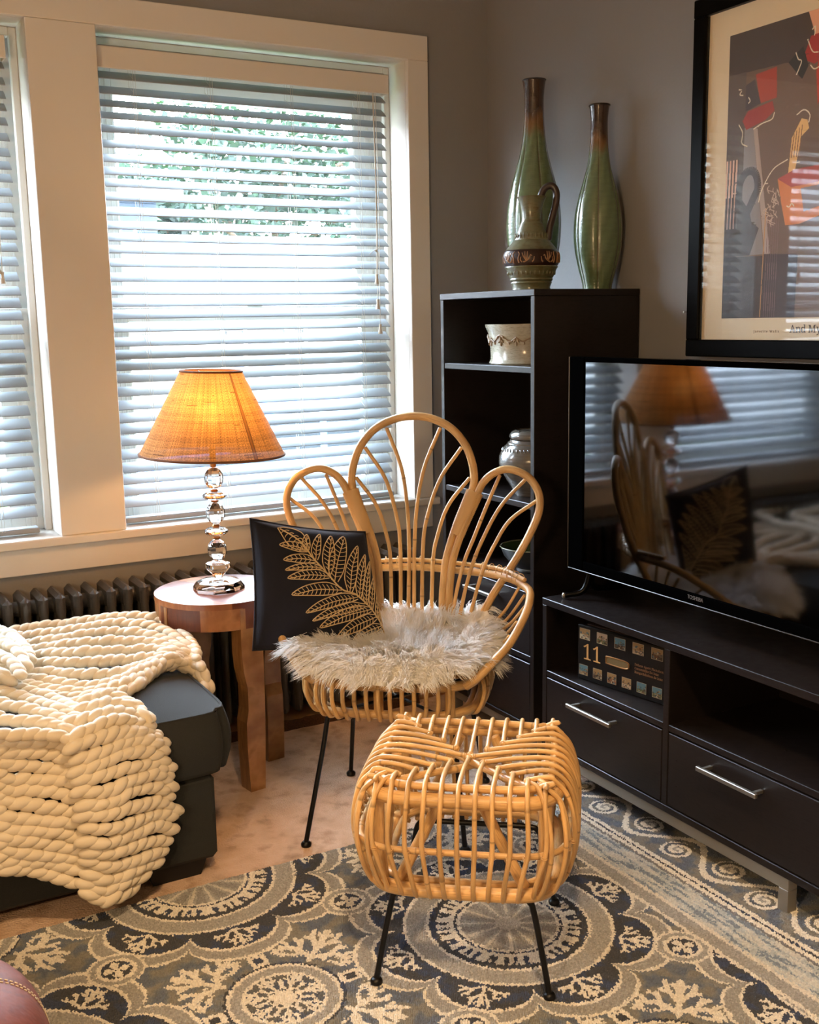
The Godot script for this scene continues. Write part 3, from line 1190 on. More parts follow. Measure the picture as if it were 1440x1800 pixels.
func bookshelf() -> void:
	var x0 := 1.94
	var x1 := 2.345
	var za := -3.27
	var zb := -2.72
	var o := thing("bookcase", "tall dark wood shelf unit with open cubbies and two drawers in the corner", "bookcase", Vector3(x0, 0, (za + zb) * 0.5))
	var off := -Vector3(x0, 0, (za + zb) * 0.5)
	var pc := func(called: String, lo: Vector3, hi: Vector3, m: Material, parent: Node3D) -> MeshInstance3D:
		var b := MB.new()
		b.span(lo + off, hi + off, 0.0015)
		return part(called, b, m, parent)
	pc.call("side_panel", Vector3(x0, 0.098, zb - 0.02), Vector3(x1, 1.468, zb), M.espresso, o)
	pc.call("side_panel", Vector3(x0, 0.098, za), Vector3(x1, 1.468, za + 0.02), M.espresso, o)
	pc.call("top_panel", Vector3(x0 - 0.002, 1.468, za), Vector3(x1, 1.488, zb + 0.001), M.espresso, o)
	pc.call("back_panel", Vector3(x1 - 0.012, 0.11, za + 0.01), Vector3(x1 - 0.004, 1.47, zb - 0.01), M.espresso, o)
	pc.call("bottom_panel", Vector3(x0, 0.098, za + 0.02), Vector3(x1, 0.116, zb - 0.02), M.espresso, o)
	for y in [1.256, 0.836, 0.573, 0.345]:
		pc.call("shelf", Vector3(x0 + 0.002, y - 0.019, za + 0.02), Vector3(x1 - 0.01, y, zb - 0.02), M.espresso, o)
	for q in [[0.349, 0.551], [0.119, 0.320]]:
		var d: MeshInstance3D = pc.call("drawer", Vector3(x0 + 0.001, q[0], za + 0.023), Vector3(x0 + 0.019, q[1], zb - 0.023), M.espresso, o)
		var h := handle_bar(0.17)
		var hn := part("handle", h, M.steel, d)
		hn.position = Vector3(0, lerpf(q[0], q[1], 0.80), 0)
	var base := MB.new()
	for z in [za + 0.03, zb - 0.06]:
		for x in [x0 + 0.01, x1 - 0.05]:
			base.span(Vector3(x, 0, z) + off, Vector3(x + 0.03, 0.07, z + 0.03) + off, 0.001)
	base.span(Vector3(x0 + 0.01, 0.067, za + 0.03) + off, Vector3(x0 + 0.04, 0.098, zb - 0.03) + off, 0.001)
	base.span(Vector3(x1 - 0.05, 0.067, za + 0.03) + off, Vector3(x1 - 0.02, 0.098, zb - 0.03) + off, 0.001)
	part("metal_base", base, M.grey_metal, o)
	# a reddish board standing at the back of the second cubby
	var b := thing("wooden_board", "narrow reddish-brown wooden board standing upright in the shelf unit behind the lidded jar", "board", Vector3(2.27, 0.838, -2.86))
	var bb := MB.new()
	bb.box(Vector3(0, 0.19, 0), Vector3(0.02, 0.38, 0.14), 0.004)
	var wm := mat(Color(0.30, 0.12, 0.08), 0.35)
	wm.albedo_texture = noise_tex(0.03, [Color(0.6, 0.55, 0.5), Color(1, 1, 1)], 128, 71)
	part("board_face", bb, wm, b)
	var fr := MB.new()
	for s in [-1.0, 1.0]:
		fr.box(Vector3(-0.012, 0.19, s * 0.062), Vector3(0.008, 0.38, 0.014), 0.002)
	part("board_edge", fr, wm, b)


func console() -> void:
	var x0 := 1.908
	var x1 := 2.33
	var za := -2.631
	var zb := -1.54
	var zm := -2.081
	var o := thing("media_console", "low dark wood television stand with two drawers, open shelves and a metal base", "tv stand", Vector3(x0, 0, (za + zb) * 0.5))
	var off := -Vector3(x0, 0, (za + zb) * 0.5)
	var pc := func(called: String, lo: Vector3, hi: Vector3, m: Material, parent: Node3D) -> MeshInstance3D:
		var b := MB.new()
		b.span(lo + off, hi + off, 0.0015)
		return part(called, b, m, parent)
	pc.call("top_panel", Vector3(x0, 0.546, za), Vector3(x1, 0.567, zb), M.espresso, o)
	for z in [za, zm - 0.0105, zb - 0.021]:
		pc.call("side_panel" if z != zm - 0.0105 else "divider", Vector3(x0 + 0.001, 0.117, z), Vector3(x1, 0.546, z + 0.021), M.espresso, o)
	pc.call("bottom_panel", Vector3(x0 - 0.001, 0.097, za), Vector3(x1, 0.117, zb), M.espresso, o)
	pc.call("back_panel", Vector3(x1 - 0.012, 0.117, za + 0.01), Vector3(x1 - 0.004, 0.546, zb - 0.01), M.espresso, o)
	for q in [[za + 0.021, zm - 0.0105], [zm + 0.0105, zb - 0.021]]:
		pc.call("shelf", Vector3(x0 + 0.002, 0.325, q[0]), Vector3(x1 - 0.01, 0.343, q[1]), M.espresso, o)
		var d: MeshInstance3D = pc.call("drawer", Vector3(x0 + 0.001, 0.120, q[0] + 0.003), Vector3(x0 + 0.020, 0.321, q[1] - 0.003), M.espresso, o)
		var hn := part("handle", handle_bar(0.198), M.steel, d)
		hn.position = Vector3(0, 0.283, (q[0] + q[1]) * 0.5 - (za + zb) * 0.5 - 0.012)
	var base := MB.new()
	for z in [za + 0.115, zb - 0.145]:
		for x in [x0 + 0.003, x1 - 0.05]:
			base.span(Vector3(x, 0.008, z) + off, Vector3(x + 0.03, 0.066, z + 0.03) + off, 0.001)
	base.span(Vector3(x0 + 0.003, 0.066, za + 0.115) + off, Vector3(x0 + 0.033, 0.097, zb - 0.115) + off, 0.001)
	base.span(Vector3(x1 - 0.05, 0.066, za + 0.115) + off, Vector3(x1 - 0.02, 0.097, zb - 0.115) + off, 0.001)
	part("metal_base", base, M.grey_metal, o)
	photo_box()


# the printed storage box: 11, two rows of small photographs, a brass pull and three lines of text
func photo_box() -> void:
	var w := 0.335
	var h := 0.168
	var o := thing("keepsake_box", "black cardboard box printed with small photos and the number 11 in the stand's left shelf", "box", Vector3(1.970, 0.343, -2.335), 0.165)
	var b := MB.new()
	b.box(Vector3(0.09, h * 0.5, 0), Vector3(0.18, h, w), 0.003)
	part("carton", b, mat(Color(0.035, 0.028, 0.025), 0.4), o)
	var lid := MB.new()
	lid.box(Vector3(0.09, h + 0.002, -0.06), Vector3(0.16, 0.004, 0.16), 0.001)
	part("top_flap", lid, mat(Color(0.16, 0.09, 0.05), 0.5), o)
	var rows := [[5, 0.142, -0.148, 0.0665, Vector2(0.040, 0.033)], [6, 0.032, -0.149, 0.0545, Vector2(0.034, 0.031)]]
	var seed := 200
	for row in rows:
		for i in row[0]:
			seed += 1
			var cn := MB.new()
			var z: float = row[2] + i * row[3] + row[4].x * 0.5 - 0.010
			var hw: float = row[4].x * 0.5
			var hh: float = row[4].y * 0.5
			cn.face([Vector3(-0.0012, row[1] - hh, z - hw), Vector3(-0.0012, row[1] - hh, z + hw), Vector3(-0.0012, row[1] + hh, z + hw), Vector3(-0.0012, row[1] + hh, z - hw)], Vector3.LEFT, [Vector2(0, 1), Vector2(1, 1), Vector2(1, 0), Vector2(0, 0)])
			var pm := mat(Color(0.9, 0.9, 0.9), 0.4)
			pm.albedo_texture = snapshot(seed)
			part("photo_print", cn, pm, o)
	var gold := mat(Color(0.80, 0.62, 0.38), 0.5)
	letters("11", "Droid Serif", 0.047, Vector3(-0.0015, 0.050, -0.146), gold, o, 1.0)
	var small := mat(Color(0.55, 0.40, 0.26), 0.6)
	letters("Deluxe Apert Photobox", "Droid Serif", 0.0066, Vector3(-0.0015, 0.090, 0.050), small, o)
	letters("Convertible De luxe", "Droid Serif", 0.0066, Vector3(-0.0015, 0.079, 0.050), small, o)
	letters("Rangschikdoos de luxe", "Droid Serif", 0.0066, Vector3(-0.0015, 0.068, 0.050), small, o)
	var plate := MB.new()
	var ol := PackedVector2Array()
	for q in [[-0.042, -0.006], [-0.036, -0.0105], [0.030, -0.0105], [0.042, 0.0], [0.030, 0.0105], [-0.036, 0.0105], [-0.042, 0.006]]:
		ol.push_back(Vector2(q[0], q[1]))
	var xf := Transform3D(Basis(Vector3.UP, -PI / 2), Vector3(-0.001, 0.084, -0.012))
	var ring := PackedVector3Array()
	for q in ol:
		ring.push_back(xf * Vector3(q.x, q.y, 0.001))
	plate.tube(spline(ring, 4, true), 0.0022, 8, true)
	part("label_holder", plate, M.brass, o, "brass label holder")
	var card := MB.new()
	card.prism(ol, 0.0015, xf)
	part("label_card", card, mat(Color(0.42, 0.36, 0.22), 0.6), o)


func letters(text: String, font: String, height: float, at: Vector3, m: Material, parent: Node3D, weight := 1.0, turn := -PI / 2) -> void:
	var f := SystemFont.new()
	f.font_names = PackedStringArray([font])
	var tm := TextMesh.new()
	tm.text = text
	tm.font = f
	tm.font_size = 64
	tm.pixel_size = height / 46.0
	tm.depth = 0.0006
	tm.horizontal_alignment = HORIZONTAL_ALIGNMENT_LEFT
	tm.vertical_alignment = VERTICAL_ALIGNMENT_BOTTOM
	var o := MeshInstance3D.new()
	o.name = "lettering"
	o.mesh = tm
	o.material_override = m
	parent.add_child(o, true)
	o.transform = Transform3D(Basis(Vector3.UP, turn) * Basis.from_scale(Vector3(weight, 1, 1)), at)


# a tiny printed landscape, all colour blocks
func snapshot(seed: int) -> ImageTexture:
	var g := RandomNumberGenerator.new()
	g.seed = seed
	var im := Image.create(64, 48, false, Image.FORMAT_RGB8)
	var pal := [Color(0.35, 0.50, 0.55), Color(0.62, 0.50, 0.32), Color(0.72, 0.62, 0.52), Color(0.30, 0.22, 0.16), Color(0.55, 0.36, 0.22), Color(0.75, 0.72, 0.62), Color(0.38, 0.40, 0.24)]
	im.fill(pal[g.randi() % 3])
	im.fill_rect(Rect2i(0, 26 + g.randi() % 8, 64, 24), pal[1 + g.randi() % 6])
	for i in 34:
		var s := Vector2i(3 + g.randi() % 11, 2 + g.randi() % 7)
		im.fill_rect(Rect2i(Vector2i(g.randi() % 60, 12 + g.randi() % 34), s), pal[g.randi() % 7].lerp(Color(0.1, 0.08, 0.06), g.randf() * 0.6))
	im.fill_rect(Rect2i(0, 0, 64, 2), Color(0.7, 0.64, 0.54))
	im.fill_rect(Rect2i(0, 46, 64, 2), Color(0.7, 0.64, 0.54))
	im.fill_rect(Rect2i(0, 0, 2, 48), Color(0.7, 0.64, 0.54))
	im.fill_rect(Rect2i(62, 0, 2, 48), Color(0.7, 0.64, 0.54))
	im.fill_rect(Rect2i(26, 40, 6, 5), Color(0.85, 0.75, 0.55))
	return ImageTexture.create_from_image(im)


func television() -> void:
	var za := -2.608
	var zb := -1.486
	var ya := 0.657
	var yb := 1.289
	var xf := 1.99
	var o := thing("television", "large switched-off flat television with a glossy black screen on the dark stand", "television", Vector3(xf, 0.567, (za + zb) * 0.5))
	var off := -Vector3(xf, 0.567, (za + zb) * 0.5)
	var gloss := mat(Color(0.025, 0.025, 0.027), 0.22)
	gloss.metallic_specular = 0.25
	var back := MB.new()
	back.span(Vector3(xf + 0.006, ya, za) + off, Vector3(xf + 0.055, yb, zb) + off, 0.006)
	back.span(Vector3(xf + 0.05, ya + 0.07, za + 0.09) + off, Vector3(xf + 0.10, yb - 0.10, zb - 0.09) + off, 0.012)
	part("housing", back, gloss, o)
	var bez := MB.new()
	var bl := 0.070
	bez.span(Vector3(xf - 0.004, ya, za) + off, Vector3(xf + 0.010, yb, za + bl) + off, 0.003)
	bez.span(Vector3(xf - 0.004, ya, zb - bl) + off, Vector3(xf + 0.010, yb, zb) + off, 0.003)
	bez.span(Vector3(xf - 0.004, ya, za + bl) + off, Vector3(xf + 0.010, ya + 0.030, zb - bl) + off, 0.003)
	bez.span(Vector3(xf - 0.004, yb - 0.014, za + bl) + off, Vector3(xf + 0.010, yb, zb - bl) + off, 0.003)
	var mb := mat(Color(0.012, 0.012, 0.013), 0.5)
	mb.metallic_specular = 0.0
	part("bezel", bez, mb, o)
	var trim := MB.new()
	trim.span(Vector3(xf - 0.005, ya - 0.0025, za) + off, Vector3(xf + 0.003, ya + 0.0005, zb) + off, 0.001)
	trim.span(Vector3(xf - 0.005, ya, za - 0.002) + off, Vector3(xf + 0.003, yb, za + 0.0005) + off, 0.001)
	part("rim", trim, mat(Color(0.30, 0.29, 0.28), 0.3, 0.6), o)
	var scr := MB.new()
	scr.face([Vector3(xf, ya + 0.028, za + bl - 0.002) + off, Vector3(xf, ya + 0.028, zb - bl + 0.002) + off, Vector3(xf, yb - 0.012, zb - bl + 0.002) + off, Vector3(xf, yb - 0.012, za + bl - 0.002) + off], Vector3.LEFT)
	var sm := mat(Color(0.335, 0.335, 0.345), 0.055, 1.0)
	part("screen", scr, sm, o)
	letters("TOSHIBA", "Droid Sans", 0.010, Vector3(xf - 0.0047, ya + 0.010, (za + zb) * 0.5 - 0.045) + off, mat(Color(0.42, 0.41, 0.40), 0.4), o)
	# splayed bar feet at both ends
	for s in [-1.0, 1.0]:
		var zf: float = (za + zb) * 0.5 + s * 0.49
		var ft := MB.new()
		ft.tube(spline(PackedVector3Array([Vector3(xf + 0.03, ya + 0.01, zf) + off, Vector3(xf + 0.01, 0.595, zf + s * 0.01) + off, Vector3(xf - 0.036, 0.577, zf + s * 0.045) + off])), PackedFloat32Array(range(13).map(func(i): return lerpf(0.011, 0.008, i / 12.0))), 10)
		ft.tube(spline(PackedVector3Array([Vector3(xf + 0.03, ya + 0.01, zf) + off, Vector3(xf + 0.05, 0.60, zf + s * 0.01) + off, Vector3(xf + 0.18, 0.577, zf + s * 0.045) + off])), 0.009, 10)
		var foot := part("foot", ft, gloss, o)
		var tip := MB.new()
		tip.blob(Vector3(xf - 0.038, 0.577, zf + s * 0.044) + off, Basis.from_scale(Vector3(0.007, 0.0095, 0.007)), 10, 7)
		part("foot_tip", tip, M.steel, foot)


# paints a filled outline into an image by rows
func fill_poly(im: Image, poly: PackedVector2Array, c: Color) -> void:
	var y0 := im.get_height()
	var y1 := 0
	for q in poly:
		y0 = mini(y0, int(q.y))
		y1 = maxi(y1, int(q.y) + 1)
	for y in range(maxi(y0, 0), mini(y1, im.get_height())):
		var xs := []
		for i in poly.size():
			var a := poly[i]
			var b := poly[(i + 1) % poly.size()]
			if (a.y <= y + 0.5) != (b.y <= y + 0.5):
				xs.append(a.x + (y + 0.5 - a.y) / (b.y - a.y) * (b.x - a.x))
		xs.sort()
		for i in range(0, xs.size() - 1, 2):
			im.fill_rect(Rect2i(int(xs[i]), y, maxi(1, int(xs[i + 1]) - int(xs[i])), 1), c)


func stroke(im: Image, pts: Array, w: float, c: Color) -> void:
	var line := PackedVector3Array()
	for q in pts:
		line.push_back(Vector3(q.x, q.y, 0))
	var s := spline(line, 8)
	for i in s.size() - 1:
		var a := Vector2(s[i].x, s[i].y)
		var b := Vector2(s[i + 1].x, s[i + 1].y)
		var d := (b - a).normalized().orthogonal() * w * 0.5
		fill_poly(im, PackedVector2Array([a + d, b + d, b - d, a - d]), c)


# a made-up collage: brown ground, red shapes, striped bars, a jug shape, chalk squiggles
func collage() -> ImageTexture:
	var W := 900
	var H := 760
	var im := Image.create(W, H, false, Image.FORMAT_RGB8)
	im.fill(Color(0.461, 0.358, 0.294))
	var g := RandomNumberGenerator.new()
	g.seed = 77
	var P := func(a: Array) -> PackedVector2Array:
		var o := PackedVector2Array()
		for i in range(0, a.size(), 2):
			o.push_back(Vector2(a[i], a[i + 1]))
		return o
	fill_poly(im, P.call([0, 0, 300, 0, 300, 112, 0, 105]), Color(0.282, 0.224, 0.205))
	fill_poly(im, P.call([0, 105, 60, 105, 75, 760, 0, 760]), Color(0.384, 0.320, 0.294))
	fill_poly(im, P.call([60, 250, 90, 255, 140, 590, 60, 590]), Color(0.589, 0.563, 0.550))
	fill_poly(im, P.call([90, 255, 104, 258, 160, 590, 142, 590]), Color(0.742, 0.666, 0.614))
	fill_poly(im, P.call([252, 0, 500, 0, 560, 330, 470, 340, 300, 130]), Color(0.970, 0.704, 0.550))
	fill_poly(im, P.call([262, 60, 300, 58, 300, 120, 275, 130, 240, 110]), Color(0.704, 0.128, 0.090))
	fill_poly(im, P.call([292, 90, 340, 70, 330, 150, 290, 230, 282, 150]), Color(0.794, 0.230, 0.128))
	fill_poly(im, P.call([196, 110, 240, 80, 258, 130, 240, 160]), Color(0.128, 0.109, 0.102))
	fill_poly(im, P.call([92, 118, 160, 112, 164, 190, 110, 195]), Color(0.717, 0.256, 0.166))
	fill_poly(im, P.call([52, 230, 70, 208, 150, 196, 158, 222, 130, 240, 66, 256]), Color(0.666, 0.192, 0.141))
	fill_poly(im, P.call([60, 140, 90, 130, 112, 195, 62, 208]), Color(0.282, 0.243, 0.256))
	fill_poly(im, P.call([216, 300, 244, 256, 262, 262, 268, 284, 246, 300, 236, 350, 224, 420, 206, 420]), Color(0.970, 0.794, 0.512))
	for i in 4:
		fill_poly(im, P.call([222 + i * 8, 290 - i * 6, 224 + i * 8, 290 - i * 6, 218 + i * 8, 350, 215 + i * 8, 350]), Color(0.576, 0.384, 0.230))
	# striped bars
	for i in 4:
		var x := 2.0 + i * 11.0
		fill_poly(im, P.call([x, 330, x + 6, 330, x + 3, 430, x - 3, 430]), Color(0.947, 0.794, 0.691))
		fill_poly(im, P.call([x + 6, 330, x + 10, 330, x + 8, 430, x + 3, 430]), Color(0.282, 0.192, 0.154))
		fill_poly(im, P.call([x - 3, 430, x + 1, 430, x - 2, 515, x - 5, 515]), Color(0.845, 0.691, 0.589))
		fill_poly(im, P.call([x + 1, 430, x + 8, 430, x + 5, 515, x - 2, 515]), Color(0.218, 0.141, 0.115))
	# the jug and its handle
	fill_poly(im, P.call([44, 515, 46, 470, 60, 440, 86, 470, 94, 500, 120, 520, 104, 560, 92, 590, 0, 590, 0, 515]), Color(0.237, 0.192, 0.179))
	stroke(im, [Vector2(48, 470), Vector2(50, 400), Vector2(72, 368), Vector2(100, 372), Vector2(112, 410), Vector2(98, 440), Vector2(76, 480)], 22.0, Color(0.256, 0.211, 0.198))
	fill_poly(im, P.call([0, 590, 250, 598, 246, 760, 0, 760]), Color(0.211, 0.160, 0.160))
	fill_poly(im, P.call([140, 590, 246, 596, 244, 760, 138, 760]), Color(0.237, 0.179, 0.192))
	stroke(im, [Vector2(142, 470), Vector2(138, 600), Vector2(134, 758)], 3.0, Color(0.794, 0.576, 0.358))
	for i in 6:
		stroke(im, [Vector2(150 + i * 7, 480 + i * 4), Vector2(148 + i * 7, 600), Vector2(146 + i * 7, 758)], 1.6, Color(0.538, 0.410, 0.422))
	# warm fruit-like shape with chalk fringe
	fill_poly(im, P.call([176, 398, 230, 380, 380, 376, 420, 420, 400, 480, 250, 520, 206, 520, 190, 460]), Color(0.896, 0.538, 0.282))
	fill_poly(im, P.call([176, 398, 230, 380, 380, 376, 400, 400, 300, 420, 220, 424]), Color(0.742, 0.307, 0.256))
	fill_poly(im, P.call([250, 430, 330, 426, 310, 480, 262, 490]), Color(0.576, 0.538, 0.563))
	for i in 26:
		var a := Vector2(176 + g.randf_range(-34, 0), 412 + i * 3.6)
		stroke(im, [a, a + Vector2(g.randf_range(-12, 12), 10), a + Vector2(g.randf_range(-4, 16), 18)], 2.0, Color(0.845, 0.742, 0.640))
	for sq in [[218, 90, 226, 108, 236, 116, 222, 146], [252, 66, 268, 98, 286, 104], [262, 128, 276, 142, 300, 136], [40, 238, 54, 262, 52, 288, 72, 300], [90, 258, 118, 248, 150, 242, 158, 226], [116, 452, 126, 420, 160, 372, 206, 352], [264, 46, 274, 40, 272, 62], [70, 172, 76, 182, 70, 188], [36, 146, 46, 150, 40, 160, 52, 164], [208, 470, 216, 474, 224, 466, 232, 474], [228, 245, 250, 236, 268, 250, 266, 270]]:
		var pts := []
		for i in range(0, sq.size(), 2):
			pts.append(Vector2(sq[i], sq[i + 1]))
		stroke(im, pts, 3.2, Color(0.970, 0.922, 0.819))
	# more of the same beyond the edge of the photograph
	fill_poly(im, P.call([520, 0, 900, 0, 900, 300, 640, 360, 560, 330]), Color(0.512, 0.384, 0.320))
	fill_poly(im, P.call([600, 120, 760, 90, 800, 380, 640, 420]), Color(0.768, 0.282, 0.179))
	fill_poly(im, P.call([480, 520, 880, 480, 900, 760, 460, 760]), Color(0.333, 0.282, 0.282))
	for i in 900:
		var q := Vector2i(g.randi() % W, g.randi() % H)
		var c := im.get_pixelv(q)
		im.fill_rect(Rect2i(q, Vector2i(2 + g.randi() % 14, 1 + g.randi() % 3)), c.lerp(Color(0.970, 0.896, 0.768) if g.randf() < 0.4 else Color(0.102, 0.077, 0.077), 0.07))
	return ImageTexture.create_from_image(im)


func framed_print() -> void:
	var za := -2.476
	var zb := -1.255
	var ya := 1.283
	var yb := 2.275
	var o := thing("framed_print", "large framed collage print in a wide cream mat hanging above the television", "picture", Vector3(2.35, (ya + yb) * 0.5, (za + zb) * 0.5))
	var off := -Vector3(2.35, (ya + yb) * 0.5, (za + zb) * 0.5)
	var fw := 0.049
	var frame_black := mat(Color(0.035, 0.032, 0.031), 0.35)
	frame_black.metallic_specular = 0.15
	var fr := MB.new()
	fr.span(Vector3(2.312, ya, za) + off, Vector3(2.35, ya + fw, zb) + off, 0.003)
	fr.span(Vector3(2.312, yb - fw, za) + off, Vector3(2.35, yb, zb) + off, 0.003)
	fr.span(Vector3(2.3125, ya + fw, za) + off, Vector3(2.35, yb - fw, za + fw) + off, 0.003)
	fr.span(Vector3(2.3125, ya + fw, zb - fw) + off, Vector3(2.35, yb - fw, zb) + off, 0.003)
	part("frame", fr, frame_black, o)
	var x := 2.330
	var mt := MB.new()
	mt.face([Vector3(x, ya + fw, za + fw) + off, Vector3(x, ya + fw, zb - fw) + off, Vector3(x, yb - fw, zb - fw) + off, Vector3(x, yb - fw, za + fw) + off], Vector3.LEFT)
	var back := part("mat_board", mt, mat(Color(0.95, 0.885, 0.76), 0.7), o)
	var pr := MB.new()
	var y0 := 1.392
	var y1 := 2.155
	var z0 := -2.348
	var z1 := -1.384
	pr.face([Vector3(x - 0.001, y0, z0) + off, Vector3(x - 0.001, y0, z1) + off, Vector3(x - 0.001, y1, z1) + off, Vector3(x - 0.001, y1, z0) + off], Vector3.LEFT, [Vector2(0, 1), Vector2(1, 1), Vector2(1, 0), Vector2(0, 0)])
	var pm := mat(Color(1, 1, 1), 0.6)
	pm.albedo_texture = collage()
	part("print", pr, pm, o)
	letters("And My", "Droid Serif", 0.020, Vector3(x - 0.0012, 1.345, -2.098) + off, mat(Color(0.30, 0.24, 0.19), 0.7), back)
	letters("J a v o r i t e   W a l l s", "Droid Serif", 0.0065, Vector3(x - 0.0012, 1.350, -2.225) + off, mat(Color(0.60, 0.50, 0.40), 0.7), back)
	var gl := MB.new()
	gl.face([Vector3(x - 0.009, ya + fw, za + fw) + off, Vector3(x - 0.009, ya + fw, zb - fw) + off, Vector3(x - 0.009, yb - fw, zb - fw) + off, Vector3(x - 0.009, yb - fw, za + fw) + off], Vector3.LEFT)
	part("glass", gl, M.glass, o)


# the long dark upholstered bench: a puffed cushion with piping over a plain base on block feet
func bench() -> void:
	var o := thing("upholstered_bench", "long charcoal upholstered ottoman bench under the chunky knit blanket", "ottoman", Vector3(-0.16, 0, -2.92))
	var fab := mat(Color(0.165, 0.170, 0.160), 0.95)
	fab.albedo_texture = noise_tex(0.35, [Color(0.70, 0.70, 0.70), Color(1, 1, 1), Color(0.85, 0.85, 0.85)], 256, 81, FastNoiseLite.TYPE_SIMPLEX, 2)
	fab.rim_enabled = true
	fab.rim = 0.08
	bumps(fab, noise_tex(0.4, [], 256, 82, FastNoiseLite.TYPE_SIMPLEX, 2), 0.06)
	triplanar(fab, Vector3.ONE * 5.0)
	var hx := 1.035
	var hz := 0.37
	var cu := MB.new()
	cu.grid(120, 40, func(u: float, v: float) -> Vector3:
		var a := u * 2.0 - 1.0
		var b := v * 2.0 - 1.0
		var k := (1.0 - pow(absf(a), 6.0)) * (1.0 - pow(absf(b), 2.6))
		var cn := pow(absf(a), 40.0) * pow(absf(b), 14.0)
		return Vector3(a * hx - a * cn * 0.03, 0.432 + 0.062 * k, b * hz - b * cn * 0.03), -1.0)
	for sd in 4:
		cu.grid(120 if sd < 2 else 48, 14, func(u: float, v: float) -> Vector3:
			var a := u * 2.0 - 1.0
			var e := sin(PI * clampf(v * 0.92 + 0.06, 0, 1))
			var out := 0.024 * e * (1.0 - 0.55 * pow(absf(a), 8.0)) - (0.030 if v > 0.97 else 0.0)
			var y := lerpf(0.432, 0.262, v)
			var cx := pow(absf(a), 40.0 if sd < 2 else 14.0) * 0.03
			var a3 := out * a * a * a - a * cx
			var o2 := out - cx
			if sd == 0:
				return Vector3(a * hx + a3, y, hz + o2)
			if sd == 1:
				return Vector3(-a * hx - a3, y, -hz - o2)
			if sd == 2:
				return Vector3(hx + o2, y, -a * hz - a3)
			return Vector3(-hx - o2, y, a * hz + a3), -1.0)
	var cushion := part("cushion", cu, fab, o)
	var pip := PackedVector3Array()
	for sd in 4:
		for i in 60:
			var a := i / 30.0 - 1.0
			var cx := pow(absf(a), 40.0 if sd % 2 == 0 else 14.0) * 0.03
			if sd == 0:
				pip.push_back(Vector3(a * (hx - cx), 0.4325, hz - cx))
			elif sd == 1:
				pip.push_back(Vector3(hx - cx, 0.4325, -a * (hz - cx)))
			elif sd == 2:
				pip.push_back(Vector3(-a * (hx - cx), 0.4325, -hz + cx))
			else:
				pip.push_back(Vector3(-hx + cx, 0.4325, a * (hz - cx)))
	var pm := MB.new()
	pm.tube(pip, 0.0042, 8, true)
	part("piping", pm, fab, cushion)
	var bs := MB.new()
	bs.span(Vector3(-hx + 0.03, 0.042, -hz + 0.01), Vector3(hx - 0.045, 0.268, hz - 0.004), 0.012)
	part("base", bs, fab, o)
	for q in [Vector2(hx - 0.15, hz - 0.07), Vector2(hx - 0.15, -hz + 0.09), Vector2(-hx + 0.12, hz - 0.07), Vector2(-hx + 0.12, -hz + 0.09)]:
		var ft := MB.new()
		ft.prism(PackedVector2Array([Vector2(-0.065, 0), Vector2(0.060, 0), Vector2(0.078, 0.044), Vector2(-0.078, 0.044)]), 0.10, Transform3D(Basis.IDENTITY, Vector3(q.x, 0, q.y - 0.05)))
		part("foot", ft, M.black, o)


# rows of fat stitches laid over a net of points
func knit(o: Node3D, net: Array, rows: int, wool: Material) -> void:
	var dense := []
	for line in net:
		var l: PackedVector3Array = line
		var ext := PackedVector3Array([l[0] + Vector3(-0.4, 0, clampf((l[0].z - l[1].z) * 1.0, -0.1, 0.06))]) if absf(l[0].x) < 0.4 and l[0].x < l[1].x - 0.03 else PackedVector3Array()
		ext.append_array(l)
		dense.append([spline(ext, 8), ext.size()])
	for r in rows:
		var f := float(r) / (rows - 1) * (net.size() - 1)
		var k := mini(int(f), net.size() - 2)
		var t := f - k
		var line := PackedVector3Array()
		var up := PackedVector3Array()
		for i in dense[k][0].size():
			var pre: Vector3 = dense[maxi(k - 1, 0)][0][i] if k > 0 else dense[0][0][i] * 2.0 - dense[1][0][i]
			var post: Vector3 = dense[k + 2][0][i] if k + 2 < net.size() else dense[k + 1][0][i] * 2.0 - dense[k][0][i]
			line.push_back(dense[k][0][i].cubic_interpolate(dense[k + 1][0][i], pre, post, t))
			up.push_back(dense[k + 1][0][i] - dense[k][0][i])
		var b := MB.new()
		var run := 0.0
		var next := 0.008 * (r % 2)
		var gap := 0.0295
		for i in line.size() - 1:
			var seg := line[i + 1] - line[i]
			var ln := seg.length()
			while next < run + ln:
				var q := line[i] + seg * ((next - run) / ln)
				var tn := seg / ln
				var nr := up[i].cross(tn).normalized() * -1.0
				if nr.y < 0.0 and absf(nr.y) > 0.3 or nr.z < -0.5:
					nr = -nr
				if nr.z < 0.0 and absf(nr.y) < 0.3:
					nr = -nr
				var sd := nr.cross(tn).normalized()
				var sl := 0.36 + rng.randf_range(-0.14, 0.14)
				var ax := (tn * cos(sl) + sd * sin(sl) * (1.0 if r % 2 == 0 else 1.0) + nr * 0.16).normalized()
				var s2 := nr.cross(ax).normalized()
				var n2 := ax.cross(s2).normalized()
				var w := rng.randf_range(0.92, 1.08)
				b.blob(q + nr * (rng.randf_range(-0.002, 0.003) + 0.005 * sin(next * 17.0 + r * 0.7)) + sd * 0.0035 * sin(next * 23.0 + r * 1.9), Basis(s2 * 0.0150 * w, ax * 0.0285 * w, n2 * 0.0155 * w), 9, 7)
				next += gap * rng.randf_range(0.93, 1.07)
			run += ln
		part("knit_row", b, wool, o)


